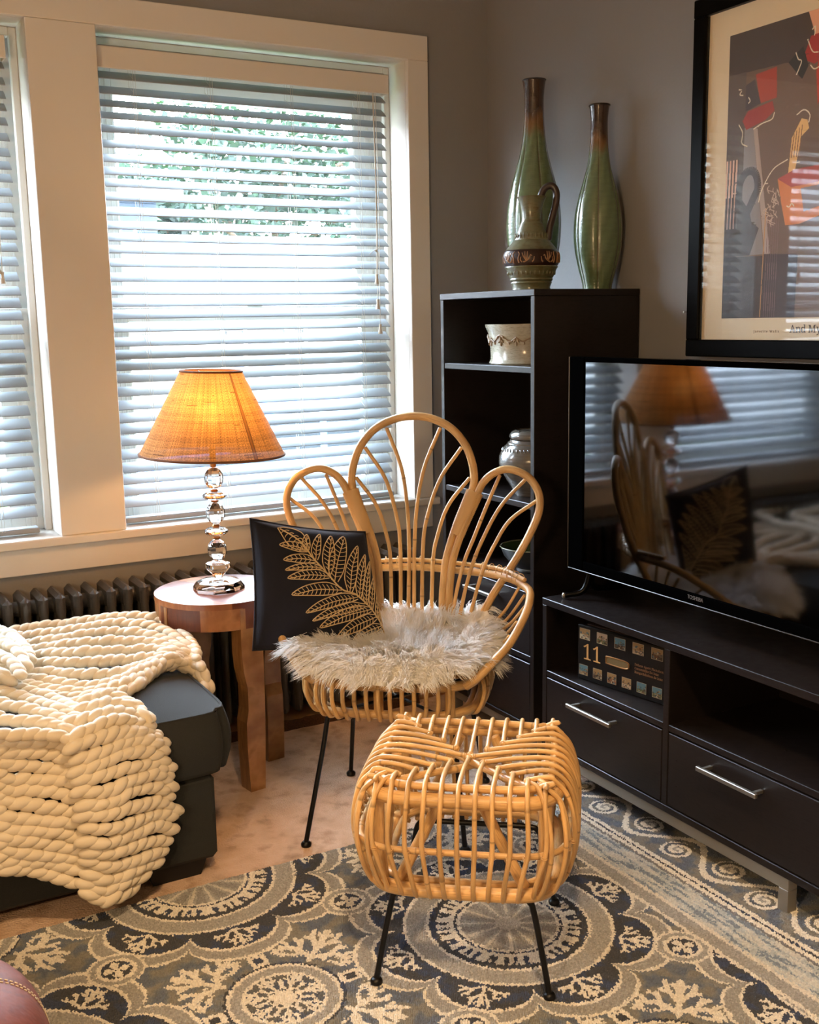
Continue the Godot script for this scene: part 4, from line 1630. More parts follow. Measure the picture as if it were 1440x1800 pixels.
func blanket() -> void:
	var o := thing("knit_blanket", "cream chunky hand-knit blanket draped over the charcoal bench", "blanket")
	var wool := mat(Color(0.89, 0.84, 0.745), 1.0)
	wool.rim_enabled = true
	wool.rim = 0.6
	bumps(wool, noise_tex(0.45, [], 256, 85, FastNoiseLite.TYPE_SIMPLEX, 3), 0.12)
	triplanar(wool, Vector3.ONE * 9.0)
	knit(o, [vecs([0.381, 0.500, -3.312, 0.544, 0.515, -3.324, 0.687, 0.525, -3.287, 0.808, 0.530, -3.219, 0.894, 0.525, -3.155, 0.919, 0.500, -3.039, 0.905, 0.468, -2.866, 0.912, 0.411, -2.822]), vecs([0.361, 0.505, -3.162, 0.513, 0.515, -3.156, 0.647, 0.520, -3.111, 0.760, 0.520, -3.074, 0.832, 0.515, -3.007, 0.868, 0.495, -2.931, 0.900, 0.442, -2.885, 0.908, 0.397, -2.827]), vecs([0.343, 0.500, -3.036, 0.472, 0.510, -3.012, 0.577, 0.515, -2.939, 0.689, 0.510, -2.924, 0.787, 0.505, -2.919, 0.835, 0.490, -2.883, 0.895, 0.431, -2.902, 0.905, 0.384, -2.830]), vecs([0.343, 0.490, -2.938, 0.463, 0.500, -2.850, 0.554, 0.500, -2.772, 0.646, 0.500, -2.757, 0.725, 0.495, -2.803, 0.815, 0.485, -2.865, 0.890, 0.434, -2.907, 0.902, 0.390, -2.810]), vecs([0.336, 0.485, -2.896, 0.454, 0.490, -2.765, 0.539, 0.485, -2.709, 0.626, 0.480, -2.697, 0.689, 0.478, -2.732, 0.795, 0.478, -2.844, 0.885, 0.458, -2.908, 0.900, 0.406, -2.793])], 10, wool)
	knit(o, [vecs([0.362, 0.540, -3.387, 0.425, 0.545, -3.268, 0.462, 0.545, -3.135, 0.456, 0.540, -2.911]), vecs([0.331, 0.570, -3.118, 0.387, 0.575, -3.000, 0.413, 0.570, -2.895, 0.419, 0.550, -2.765]), vecs([0.302, 0.560, -2.905, 0.348, 0.560, -2.838, 0.370, 0.555, -2.767, 0.390, 0.530, -2.760])], 4, wool)
	knit(o, [vecs([0.310, 0.500, -2.898, 0.384, 0.505, -2.835, 0.440, 0.505, -2.744, 0.483, 0.500, -2.665, 0.508, 0.490, -2.597]), vecs([0.284, 0.515, -2.692, 0.367, 0.515, -2.641, 0.427, 0.510, -2.583, 0.466, 0.495, -2.518, 0.497, 0.467, -2.490]), vecs([0.255, 0.521, -2.470, 0.343, 0.507, -2.465, 0.409, 0.495, -2.460, 0.454, 0.471, -2.455, 0.488, 0.421, -2.460])], 5, wool)
	knit(o, [vecs([0.490, 0.485, -2.662, 0.536, 0.495, -2.629, 0.604, 0.490, -2.652, 0.645, 0.480, -2.596, 0.658, 0.465, -2.529]), vecs([0.465, 0.481, -2.460, 0.519, 0.488, -2.470, 0.583, 0.486, -2.490, 0.644, 0.456, -2.520, 0.680, 0.417, -2.530]), vecs([0.468, 0.412, -2.440, 0.520, 0.414, -2.440, 0.585, 0.417, -2.460, 0.649, 0.396, -2.490, 0.695, 0.347, -2.510]), vecs([0.471, 0.339, -2.430, 0.525, 0.329, -2.430, 0.590, 0.332, -2.450, 0.659, 0.315, -2.480, 0.706, 0.262, -2.500]), vecs([0.475, 0.255, -2.430, 0.524, 0.244, -2.420, 0.588, 0.236, -2.440, 0.658, 0.224, -2.470, 0.703, 0.191, -2.500]), vecs([0.476, 0.173, -2.430, 0.518, 0.152, -2.420, 0.567, 0.148, -2.430, 0.629, 0.143, -2.460, 0.670, 0.126, -2.490]), vecs([0.467, 0.104, -2.430, 0.496, 0.077, -2.430, 0.529, 0.076, -2.430, 0.563, 0.074, -2.450, 0.591, 0.076, -2.470])], 18, wool)
	knit(o, [vecs([0.258, 0.500, -2.500, 0.341, 0.480, -2.500, 0.412, 0.463, -2.490, 0.473, 0.440, -2.470]), vecs([0.248, 0.398, -2.490, 0.331, 0.376, -2.490, 0.409, 0.357, -2.480, 0.472, 0.341, -2.455]), vecs([0.239, 0.297, -2.480, 0.322, 0.270, -2.480, 0.399, 0.246, -2.470, 0.472, 0.222, -2.450]), vecs([0.232, 0.208, -2.480, 0.314, 0.182, -2.475, 0.392, 0.152, -2.465, 0.469, 0.117, -2.445])], 12, wool)


func side_table() -> void:
	var o := thing("side_table", "round wooden side table with flat legs beside the rattan chair", "side table", Vector3(1.073, 0, -3.17), 0.0)
	var R := 0.197
	var top := 0.594
	var tones := [Color(0.50, 0.29, 0.16), Color(0.66, 0.42, 0.24), Color(0.40, 0.20, 0.11), Color(0.70, 0.48, 0.29), Color(0.48, 0.25, 0.13), Color(0.62, 0.38, 0.21), Color(0.55, 0.33, 0.18), Color(0.68, 0.50, 0.31), Color(0.62, 0.44, 0.26)]
	var wood := []
	for i in tones.size():
		var m := mat(tones[i], 0.30)
		m.albedo_texture = noise_tex(0.022, [Color(0.62, 0.55, 0.48), Color(1, 1, 1), Color(0.80, 0.74, 0.68), Color(0.98, 0.96, 0.93)], 256, 100 + i, FastNoiseLite.TYPE_SIMPLEX_SMOOTH, 5)
		triplanar(m, Vector3(1.2, 1.2, 9.0), false)
		m.clearcoat_enabled = true
		m.clearcoat = 0.15
		m.clearcoat_roughness = 0.25
		wood.append(m)
	# the round top is glued up from boards that run towards the back
	var edges := [-R, -0.118, -0.050, 0.022, 0.085, 0.142, R]
	var turn := Basis(Vector3.UP, 0.5)
	for i in 6:
		var a: float = edges[i] + (0.0003 if i else 0.0)
		var b: float = edges[i + 1] - (0.0003 if i < 5 else 0.0)
		var ol := PackedVector2Array()
		for k in 13:
			var x := lerpf(a, b, k / 12.0)
			ol.push_back(Vector2(x, sqrt(maxf(0.0, R * R - x * x))))
		for k in 13:
			var x := lerpf(b, a, k / 12.0)
			ol.push_back(Vector2(x, -sqrt(maxf(0.0, R * R - x * x)) - 0.00001))
		var pk := MB.new()
		pk.prism(ol, 0.018, Transform3D(turn * Basis(Vector3.RIGHT, PI / 2), Vector3(0, top, 0)))
		var q := part("plank", pk, wood[(i * 3 + 1) % 7], o)
	var ap := MB.new()
	# the drum below is a ring of blocks of uneven tone
	var cuts := [0.0, 0.9, 1.55, 2.2, 3.0, 3.9, 4.8, 5.6, TAU]
	for i in 8:
		var rb := MB.new()
		for k in 10:
			var a0 := lerpf(cuts[i], cuts[i + 1], k / 10.0)
			var a1 := lerpf(cuts[i], cuts[i + 1], (k + 1) / 10.0)
			for s in [[R - 0.001, 1.0], [R - 0.03, -1.0]]:
				var first := rb.v.size()
				for e in [[a0, top - 0.018], [a1, top - 0.018], [a1, top - 0.082], [a0, top - 0.082]]:
					rb.p(Vector3(cos(e[0]) * s[0], e[1], sin(e[0]) * s[0]), Vector3(cos(e[0]), 0, sin(e[0])) * s[1])
				rb.quad(first, first + 1, first + 2, first + 3)
			rb.face([Vector3(cos(a0) * R, top - 0.082, sin(a0) * R), Vector3(cos(a1) * R, top - 0.082, sin(a1) * R), Vector3(cos(a1) * (R - 0.03), top - 0.082, sin(a1) * (R - 0.03)), Vector3(cos(a0) * (R - 0.03), top - 0.082, sin(a0) * (R - 0.03))], Vector3.DOWN)
		part("apron_block", rb, wood[[1, 4, 3, 2, 5, 6, 0, 3][i]], o)
	for k in 4:
		var an := 1.42 - k * PI / 2.0
		var lg := MB.new()
		var d := Vector3(cos(an), 0, sin(an))
		var s := Vector3(-sin(an), 0, cos(an))
		# a flat leg, wide at the top with a scooped inner edge
		var ol := PackedVector2Array([Vector2(-0.036, 0.574), Vector2(-0.036, 0.36), Vector2(-0.033, 0.20), Vector2(-0.025, 0.0), Vector2(0.025, 0.0), Vector2(0.031, 0.14), Vector2(0.030, 0.22), Vector2(0.022, 0.26), Vector2(0.022, 0.33), Vector2(0.032, 0.38), Vector2(0.036, 0.43), Vector2(0.036, 0.574)])
		lg.prism(ol, 0.060, Transform3D(Basis(s, Vector3.UP, d), d * (R - 0.062)))
		part("leg", lg, wood[[7, 8, 7, 8][k]], o)


func table_lamp() -> void:
	var o := thing("table_lamp", "lit table lamp with an orange burlap cone shade and stacked crystal stem", "lamp", Vector3(1.073, 0.5945, -3.17))
	var cry := mat(Color(0.99, 0.985, 0.98, 0.0), 0.015)
	cry.refraction_enabled = true
	cry.refraction_scale = 0.05
	var y0 := 0.0005
	var ft := MB.new()
	ft.lathe(PackedVector2Array([Vector2(0.0, y0), Vector2(0.080, y0), Vector2(0.080, 0.010), Vector2(0.068, 0.026), Vector2(0.040, 0.034), Vector2(0.0, 0.036)]), 8, Transform3D(Basis(Vector3.UP, 0.3), Vector3.ZERO), true)
	part("base", ft, cry, o, "octagonal crystal foot")
	var bw := MB.new()
	bw.lathe(PackedVector2Array([Vector2(0.0, 0.037), Vector2(0.014, 0.037), Vector2(0.024, 0.052), Vector2(0.040, 0.070), Vector2(0.036, 0.082), Vector2(0.016, 0.090), Vector2(0.0, 0.090)]), 16, Transform3D.IDENTITY, true)
	part("crystal_bowl", bw, cry, o)
	for y in [0.124, 0.238, 0.346]:
		var eg := MB.new()
		var pr := PackedVector2Array()
		for i in 9:
			var a := -PI / 2 + PI * i / 8.0
			pr.push_back(Vector2(0.029 * cos(a) * (1.0 if i > 0 and i < 8 else 0.3) + 0.001, y + 0.0335 * sin(a)))
		pr[0].x = 0.0
		pr[8].x = 0.0
		eg.lathe(pr, 12, Transform3D(Basis(Vector3.UP, y * 9.0), Vector3.ZERO), true)
		part("crystal_egg", eg, cry, o)
	for y in [0.181, 0.292]:
		var dk := MB.new()
		dk.lathe(PackedVector2Array([Vector2(0.0, y - 0.011), Vector2(0.026, y - 0.011), Vector2(0.036, y - 0.003), Vector2(0.036, y + 0.003), Vector2(0.026, y + 0.011), Vector2(0.0, y + 0.011)]), 16, Transform3D.IDENTITY, true)
		part("crystal_disc", dk, cry, o)
	# brass collars between the crystals
	for y in [[0.158, 0.169], [0.193, 0.204], [0.272, 0.280], [0.304, 0.312]]:
		var cl := MB.new()
		cl.lathe(PackedVector2Array([Vector2(0.0, y[0]), Vector2(0.010, y[0]), Vector2(0.0125, (y[0] + y[1]) * 0.5), Vector2(0.010, y[1]), Vector2(0.0, y[1])]), 20)
		part("brass_collar", cl, M.brass, o)
	var nk := MB.new()
	nk.lathe(PackedVector2Array([Vector2(0.0, 0.380), Vector2(0.0095, 0.380), Vector2(0.0095, 0.455), Vector2(0.016, 0.460), Vector2(0.016, 0.510), Vector2(0.0, 0.512)]), 20)
	part("brass_neck", nk, M.brass, o)
	var yb := 0.420
	var yt := 0.668
	var tilt := Basis(Vector3(0.48, 0, -0.88).normalized().cross(Vector3.UP).normalized(), 0.0) * Basis(Vector3(-0.48, 0, 0.877), -0.030)
	var xf := Transform3D(tilt, Vector3(0, yb, 0) - tilt * Vector3(0, 0, 0))
	var sh := MB.new()
	var hh := yt - yb
	sh.lathe(PackedVector2Array([Vector2(0.217, 0.0), Vector2(0.0915, hh)]), 72, xf)
	var burlap := mat(Color(0.88, 0.67, 0.39), 0.9)
	burlap.albedo_texture = weave()
	burlap.uv1_scale = Vector3(1, 1.0 / hh, 1)
	burlap.transparency = BaseMaterial3D.TRANSPARENCY_ALPHA
	burlap.albedo_color.a = 0.975
	burlap.backlight_enabled = true
	burlap.backlight = Color(0.80, 0.78, 0.74)
	var shade := part("lamp_shade", sh, burlap, o)
	var rm := MB.new()
	for q in [[0.217, 0.0], [0.0915, hh]]:
		var ring := PackedVector3Array()
		for i in 64:
			ring.push_back(xf * Vector3(cos(TAU * i / 64) * q[0], q[1], sin(TAU * i / 64) * q[0]))
		rm.tube(ring, 0.0036, 8, true)
	part("shade_trim", rm, mat(Color(0.46, 0.30, 0.19), 0.9), shade)
	var sp := MB.new()
	for i in 3:
		var a := TAU * i / 3.0 + 0.4
		sp.tube(PackedVector3Array([xf * Vector3(0, hh - 0.02, 0), xf * Vector3(cos(a) * 0.091, hh - 0.002, sin(a) * 0.091)]), 0.0014, 6)
	for s in [-1.0, 1.0]:
		sp.tube(spline(PackedVector3Array([Vector3(0.015 * s, 0.462, 0), Vector3(0.045 * s, 0.52, 0), Vector3(0.045 * s, 0.60, 0), Vector3(0.0, 0.648, 0)])), 0.0014, 6)
	part("harp", sp, M.steel, o)
	var fn := MB.new()
	fn.lathe(PackedVector2Array([Vector2(0.0, 0.646), Vector2(0.006, 0.648), Vector2(0.008, 0.656), Vector2(0.0, 0.666)]), 14)
	part("finial", fn, M.brass, o)
	var bl := MB.new()
	bl.lathe(PackedVector2Array([Vector2(0.0, 0.512), Vector2(0.013, 0.513), Vector2(0.014, 0.528), Vector2(0.026, 0.548), Vector2(0.032, 0.575), Vector2(0.026, 0.598), Vector2(0.012, 0.610), Vector2(0.0, 0.612)]), 28)
	var bm := mat(Color(1, 0.9, 0.7), 0.4)
	bm.emission_enabled = true
	bm.emission = Color(1.0, 0.72, 0.36)
	bm.emission_energy_multiplier = 9.0
	var bulb := part("light_bulb", bl, bm, o)
	var aim := Basis(Vector3(0.95, 0, 0.32).normalized(), 1.05)
	bulb.transform = Transform3D(aim, Vector3(0, 0.512, 0) - aim * Vector3(0, 0.512, 0))
	var l := OmniLight3D.new()
	l.name = "table_lamp_light"
	l.light_color = LAMP
	l.light_energy = LAMP_E
	l.light_size = 0.026
	l.omni_range = 10.0
	l.omni_attenuation = 2.0
	l.shadow_enabled = true
	l.position = Vector3(1.073, 0.5945, -3.17) + bulb.transform * Vector3(0, 0.575, 0)
	add_child(l)


# coarse cloth: threads of uneven tone both ways
func weave() -> ImageTexture:
	var g := RandomNumberGenerator.new()
	g.seed = 5
	var W := 1024
	var H := 256
	var im := Image.create(W, H, false, Image.FORMAT_RGB8)
	im.fill(Color(0.72, 0.72, 0.72))
	for pass_ in 2:
		var n := 190 if pass_ == 0 else 620
		for i in n:
			var k := g.randf_range(0.55, 1.0)
			if g.randf() < 0.12:
				k *= 0.62
			var c := Color(k, k * 0.97, k * 0.93)
			var at := int(float(i) / n * (H if pass_ == 0 else W))
			var len := H if pass_ else W
			var from := 0
			while from < len:
				var seg := 14 + g.randi() % 90
				var c2 := c * g.randf_range(0.86, 1.12)
				for q in range(from, mini(from + seg, len), 4):
					var p := Vector2i(q, at) if pass_ == 0 else Vector2i(at, q)
					if ((q / 4) + i) % 2 == pass_:
						im.fill_rect(Rect2i(p, Vector2i(4, 1) if pass_ == 0 else Vector2i(1, 4)), c2)
				from += seg
	for i in 60:
		var p := Vector2i(g.randi() % W, g.randi() % H)
		im.fill_rect(Rect2i(p, Vector2i(8 + g.randi() % 40, 1 + g.randi() % 2)), Color(0.42, 0.38, 0.34))
	# the lapped seam of the cloth, a doubled strip
	var sx := int(W * SHADE_SEAM)
	for i in 10:
		im.fill_rect(Rect2i(sx + i, 0, 1, H), Color(0.55, 0.5, 0.46) if i > 1 and i < 8 else Color(0.38, 0.34, 0.3))
	return ImageTexture.create_from_image(im)


const CHAIR_AT := Vector3(1.409, 0, -2.62)
const STOOL_AT := Vector3(1.218, 0, -1.95)
const FACING := -0.67195


# one cane: a tube with a tone of its own, paler and darker along its length, and darker joints
func cane(b: MB, pts: PackedVector3Array, r: float, closed := false, sides := 9, nodes := true) -> void:
	var tone := rng.randf_range(0.88, 1.08)
	var base := Color(0.72, 0.475, 0.215) * tone
	base.a = 1.0
	var ln := length_of(pts)
	var cols := PackedColorArray()
	var rad := PackedFloat32Array()
	var knots := []
	if nodes and r < 0.009:
		var at := rng.randf_range(0.03, 0.28)
		while at < ln:
			knots.append(at)
			at += rng.randf_range(0.18, 0.34)
	var ph := rng.randf() * 9.0
	# put a few points close together at each joint
	var q := PackedVector3Array()
	var run := 0.0
	var ki := 0
	var mark := []
	for i in pts.size():
		if i > 0:
			var d := pts[i].distance_to(pts[i - 1])
			while ki < knots.size() and knots[ki] < run + d:
				var t: float = (knots[ki] - run) / d
				for e in [-0.004, 0.0, 0.004]:
					var tt: float = clampf(t + e / d, 0.02, 0.98)
					if q.size() == 0 or (pts[i - 1].lerp(pts[i], tt) - q[q.size() - 1]).length() > 0.0012:
						q.push_back(pts[i - 1].lerp(pts[i], tt))
						mark.append(1 if e == 0.0 else 2)
				ki += 1
			run += d
		if q.size() == 0 or (pts[i] - q[q.size() - 1]).length() > 0.0012:
			q.push_back(pts[i])
			mark.append(0)
	run = 0.0
	for i in q.size():
		if i > 0:
			run += q[i].distance_to(q[i - 1])
		var c := base * (1.0 + 0.10 * sin(run * 23.0 + ph) + 0.06 * sin(run * 71.0 + ph * 2.0))
		var rr := r
		if mark[i] == 1:
			c = base * 0.50
			rr = r * 1.10
		elif mark[i] == 2:
			rr = r * 1.03
		c.a = 1.0
		cols.push_back(c)
		rad.push_back(rr)
	b.tube(q, rad, sides, closed, true, cols)


func cane_part(called: String, pts: PackedVector3Array, r: float, parent: Node3D, closed := false, sides := 9) -> MeshInstance3D:
	var b := MB.new()
	cane(b, pts, r, closed, sides)
	return part(called, b, M.rattan, parent)


# a rounded square (x, z) path at height y
func ring(a: float, b: float, y: float, power := 4.0, n := 48, shift := 0.0) -> PackedVector3Array:
	var out := PackedVector3Array()
	for i in n:
		var t := TAU * i / n
		var cx := cos(t)
		var cz := sin(t)
		out.push_back(Vector3(signf(cx) * pow(absf(cx), 2.0 / power) * a, y, signf(cz) * pow(absf(cz), 2.0 / power) * b + shift))
	return out


func chair() -> void:
	var o := thing("rattan_chair", "rattan armchair with a petal-shaped three-loop back on thin black metal legs", "armchair", CHAIR_AT, FACING)
	# the tall middle loop
	var right := vecs([0.093, 0.455, -0.190, 0.095, 0.573, -0.200, 0.098, 0.636, -0.210, 0.106, 0.705, -0.220, 0.130, 0.787, -0.230, 0.160, 0.850, -0.240, 0.178, 0.895, -0.250, 0.185, 0.936, -0.260, 0.178, 0.986, -0.270, 0.155, 1.040, -0.280, 0.112, 1.086, -0.290, 0.056, 1.112, -0.300])
	var hoop := PackedVector3Array(right)
	hoop.push_back(Vector3(0.0, 1.120, -0.300))
	var left := flip_x(right)
	left.reverse()
	hoop.append_array(left)
	cane_part("back_hoop", spline(hoop, 6), 0.0120, o, false, 14)
	var small := vecs([0.113, 0.455, -0.183, 0.115, 0.573, -0.195, 0.118, 0.636, -0.203, 0.126, 0.705, -0.213, 0.150, 0.782, -0.224, 0.177, 0.845, -0.236, 0.196, 0.897, -0.246, 0.216, 0.932, -0.250, 0.246, 0.957, -0.251, 0.282, 0.968, -0.250, 0.320, 0.960, -0.246, 0.354, 0.938, -0.240, 0.377, 0.898, -0.231, 0.378, 0.850, -0.222, 0.356, 0.792, -0.210, 0.318, 0.720, -0.198, 0.275, 0.653, -0.180, 0.238, 0.593, -0.160, 0.209, 0.528, -0.140, 0.188, 0.455, -0.120])
	for s in [1, -1]:
		cane_part("side_hoop", spline(small if s > 0 else flip_x(small), 6), 0.0115, o, false, 14)
	# spokes
	var big := [vecs([0.081, 1.085, -0.292, 0.034, 0.966, -0.270, 0.014, 0.847, -0.245, 0.008, 0.733, -0.230, 0.008, 0.639, -0.215, 0.010, 0.450, -0.185]), vecs([0.146, 1.028, -0.280, 0.083, 0.935, -0.265, 0.046, 0.823, -0.240, 0.034, 0.722, -0.225, 0.032, 0.450, -0.187]), vecs([0.172, 0.940, -0.260, 0.110, 0.861, -0.245, 0.078, 0.772, -0.235, 0.064, 0.685, -0.222, 0.060, 0.450, -0.187])]
	var few := [vecs([0.262, 0.950, -0.250, 0.225, 0.863, -0.240, 0.188, 0.770, -0.225, 0.155, 0.683, -0.205, 0.131, 0.566, -0.180, 0.124, 0.450, -0.160]), vecs([0.338, 0.940, -0.245, 0.269, 0.865, -0.235, 0.220, 0.778, -0.220, 0.181, 0.680, -0.195, 0.151, 0.550, -0.170, 0.140, 0.450, -0.150]), vecs([0.370, 0.878, -0.230, 0.295, 0.823, -0.220, 0.252, 0.755, -0.210, 0.216, 0.676, -0.188, 0.178, 0.535, -0.158, 0.160, 0.450, -0.140])]
	for s in [1, -1]:
		for sp in big:
			cane_part("back_spoke", spline(sp if s > 0 else flip_x(sp), 7), 0.0058, o)
		for sp in few:
			cane_part("side_spoke", spline(sp if s > 0 else flip_x(sp), 7), 0.0056, o)
	# the arm rail that runs round the back and down to the front of the seat
	var arm := vecs([0.206, 0.447, 0.178, 0.238, 0.474, 0.182, 0.275, 0.507, 0.150, 0.312, 0.540, 0.105, 0.345, 0.590, 0.045, 0.362, 0.633, -0.020, 0.350, 0.656, -0.080, 0.272, 0.662, -0.185, 0.154, 0.663, -0.240])
	var rail := PackedVector3Array(arm)
	rail.push_back(Vector3(0, 0.668, -0.258))
	var arml := flip_x(arm)
	arml.reverse()
	rail.append_array(arml)
	cane_part("arm_rail", spline(rail, 7), 0.0115, o, false, 12)
	var upper := spline(vecs([0.345, 0.676, -0.085, 0.272, 0.680, -0.192, 0.154, 0.682, -0.247, 0.0, 0.688, -0.264, -0.154, 0.682, -0.247, -0.272, 0.680, -0.192, -0.345, 0.676, -0.085]), 9)
	var top := cane_part("back_rail", upper, 0.0068, o)
	var wr := MB.new()
	for i in range(2, upper.size() - 2, 2):  # thin wrapping round both back canes
		var d := (upper[i + 1] - upper[i]).normalized()
		var lp := PackedVector3Array()
		for k in 12:
			var a := TAU * k / 12.0
			var sd := d.cross(Vector3.UP).normalized()
			lp.push_back(upper[i] + Vector3(0, -0.008, 0) + sd * cos(a) * 0.0135 + Vector3.UP * sin(a) * 0.0205 + d * (a / TAU - 0.5) * 0.012)
		wr.tube(lp, 0.0013, 5, true)
	part("rail_wrapping", wr, M.binding, top)
	for s in [1, -1]:
		for q in [[0.330, 0.652, -0.110, 0.218, 0.500, -0.132], [0.346, 0.636, -0.070, 0.226, 0.492, -0.122], [0.354, 0.618, -0.040, 0.232, 0.488, -0.112], [0.330, 0.585, 0.028, 0.242, 0.488, -0.090], [0.312, 0.556, 0.070, 0.246, 0.486, -0.060], [0.285, 0.525, 0.120, 0.246, 0.480, -0.010]]:
			var a := Vector3(q[0], q[1], q[2])
			var b := Vector3(q[3], q[4], q[5])
			var pts := PackedVector3Array([a, a.lerp(b, 0.5) + Vector3(0.008, -0.006, 0.0), b, b + (b - a) * 0.12 - Vector3(0, 0.025, 0)])
			cane_part("arm_spoke", spline(pts if s > 0 else flip_x(pts), 6), 0.0045, o)
	# wrapped joints between the loops
	for s in [1.0, -1.0]:
		var path := spline(vecs([0.188, 0.900, -0.249, 0.172, 0.862, -0.240, 0.152, 0.815, -0.231, 0.137, 0.775, -0.225]), 20)
		var rad := PackedFloat32Array()
		for i in path.size():
			rad.push_back(lerpf(0.0262, 0.0222, float(i) / path.size()) + 0.0012 * (1 if i % 2 else -1))
		var bd := MB.new()
		bd.tube(path if s > 0 else flip_x(path), rad, 20, false, true, PackedColorArray(), 0.56, Vector3(0, 0.2, 1).normalized())
		part("wrapped_joint", bd, M.binding, o)
	# the seat basket
	cane_part("seat_rail", ring(0.236, 0.205, 0.447, 3.6), 0.0130, o, true, 12)
	cane_part("lower_rail", ring(0.226, 0.196, 0.366, 3.6), 0.0120, o, true, 12)
	cane_part("lower_rail", ring(0.205, 0.176, 0.362, 3.6), 0.0095, o, true, 10)
	var ribs := []
	for i in 13:
		ribs.append([-0.212 + i * 0.0318, 0.205, 0])
	for i in 11:
		ribs.append([-0.236, 0.160 - i * 0.033, 1])
		ribs.append([0.236, 0.120 - i * 0.033, 1])
	for i in 12:
		ribs.append([-0.18 + i * 0.0327, -0.205, 0])
	for q in ribs:
		var p := Vector3(q[0], 0, q[1])
		# project on the rounded square so that corner ribs follow it
		var k := pow(pow(absf(p.x) / 0.236, 3.6) + pow(absf(p.z) / 0.205, 3.6), 1.0 / 3.6)
		p /= maxf(k, 0.001)
		var out := Vector3(p.x / 0.236, 0, p.z / 0.205)
		out = Vector3(signf(out.x) * pow(absf(out.x), 2.6), 0, signf(out.z) * pow(absf(out.z), 2.6)).normalized()
		var lo := p * 0.955
		var pts := PackedVector3Array([p - out * 0.05 + Vector3(0, 0.464, 0), p - out * 0.012 + Vector3(0, 0.4655, 0), p + out * 0.012 + Vector3(0, 0.457, 0), p + out * 0.022 + Vector3(0, 0.435, 0), p + out * 0.021 + Vector3(0, 0.400, 0), lo + out * 0.022 + Vector3(0, 0.372, 0), lo + out * 0.010 + Vector3(0, 0.354, 0), lo - out * 0.012 + Vector3(0, 0.350, 0)])
		cane_part("seat_rib", spline(pts, 4), 0.0060, o)
	for q in [Vector2(-0.026, 0.195), Vector2(0.165, 0.185), Vector2(-0.19, 0.16), Vector2(0.2, -0.1), Vector2(-0.2, -0.1), Vector2(0.0, -0.19)]:
		cane_part("seat_post", PackedVector3Array([Vector3(q.x, 0.366, q.y), Vector3(q.x, 0.405, q.y), Vector3(q.x, 0.447, q.y)]), 0.0135, o, false, 12)
	# woven seat slats beneath the sheepskin
	for i in 12:
		var x := -0.20 + i * 0.0364
		var zz := 0.19 * pow(1.0 - pow(absf(x) / 0.236, 3.6), 1.0 / 3.6)
		cane_part("seat_slat", PackedVector3Array([Vector3(x, 0.458, -zz), Vector3(x, 0.452, 0), Vector3(x, 0.458, zz)]), 0.006, o)
	# metal frame
	var feet := [Vector3(-0.226, 0, 0.242), Vector3(0.208, 0, 0.238), Vector3(-0.207, 0, -0.236), Vector3(0.215, 0, -0.236)]
	for f in feet:
		var t := Vector3(signf(f.x) * 0.170, 0.352, signf(f.z) * 0.165)
		var lg := MB.new()
		lg.tube(spline(PackedVector3Array([t + Vector3(0, 0.015, 0) - Vector3(signf(f.x) * 0.03, 0, 0), t, t.lerp(f, 0.3), f + Vector3(0, 0.012, 0)]), 5), 0.0068, 10)
		var l := part("leg", lg, M.black_metal, o)
		var pad := MB.new()
		var lift := 0.0105 if f.x > 0 and f.z > 0 else 0.0
		pad.lathe(PackedVector2Array([Vector2(0, 0), Vector2(0.0135, 0), Vector2(0.0145, 0.003), Vector2(0.0145, 0.008), Vector2(0.009, 0.014), Vector2(0, 0.014)]), 18, Transform3D(Basis.IDENTITY, f + Vector3(0, lift, 0)))
		part("foot_pad", pad, M.black_metal, l)
	var br := MB.new()
	for z in [-0.165, 0.165]:
		br.tube(PackedVector3Array([Vector3(-0.17, 0.353, z), Vector3(0.17, 0.353, z)]), 0.0060, 10)
	br.tube(PackedVector3Array([Vector3(-0.165, 0.353, 0.165), Vector3(0.165, 0.353, -0.165)]), 0.0050, 8)
	br.tube(PackedVector3Array([Vector3(0.165, 0.345, 0.165), Vector3(-0.165, 0.345, -0.165)]), 0.0050, 8)
	part("metal_frame", br, M.black_metal, o)


func skin_height(x: float, z: float) -> float:
	var y := 0.487
	y += 0.052 * smoothstep(-0.04, -0.20, z)
	y += 0.045 * smoothstep(0.13, 0.23, absf(x)) * smoothstep(0.16, 0.0, z)
	y += 0.030 * exp(-pow((z - 0.155) / 0.07, 2.0)) * (1.0 - 0.3 * smoothstep(0.1, 0.26, x))
	y -= 0.9 * pow(maxf(0.0, z - 0.20), 1.2)
	y -= 0.06 * smoothstep(0.22, 0.30, absf(x)) * smoothstep(-0.05, 0.12, z)
	y += 0.035 * smoothstep(-0.17, -0.27, x) * smoothstep(-0.02, 0.12, z)
	return y


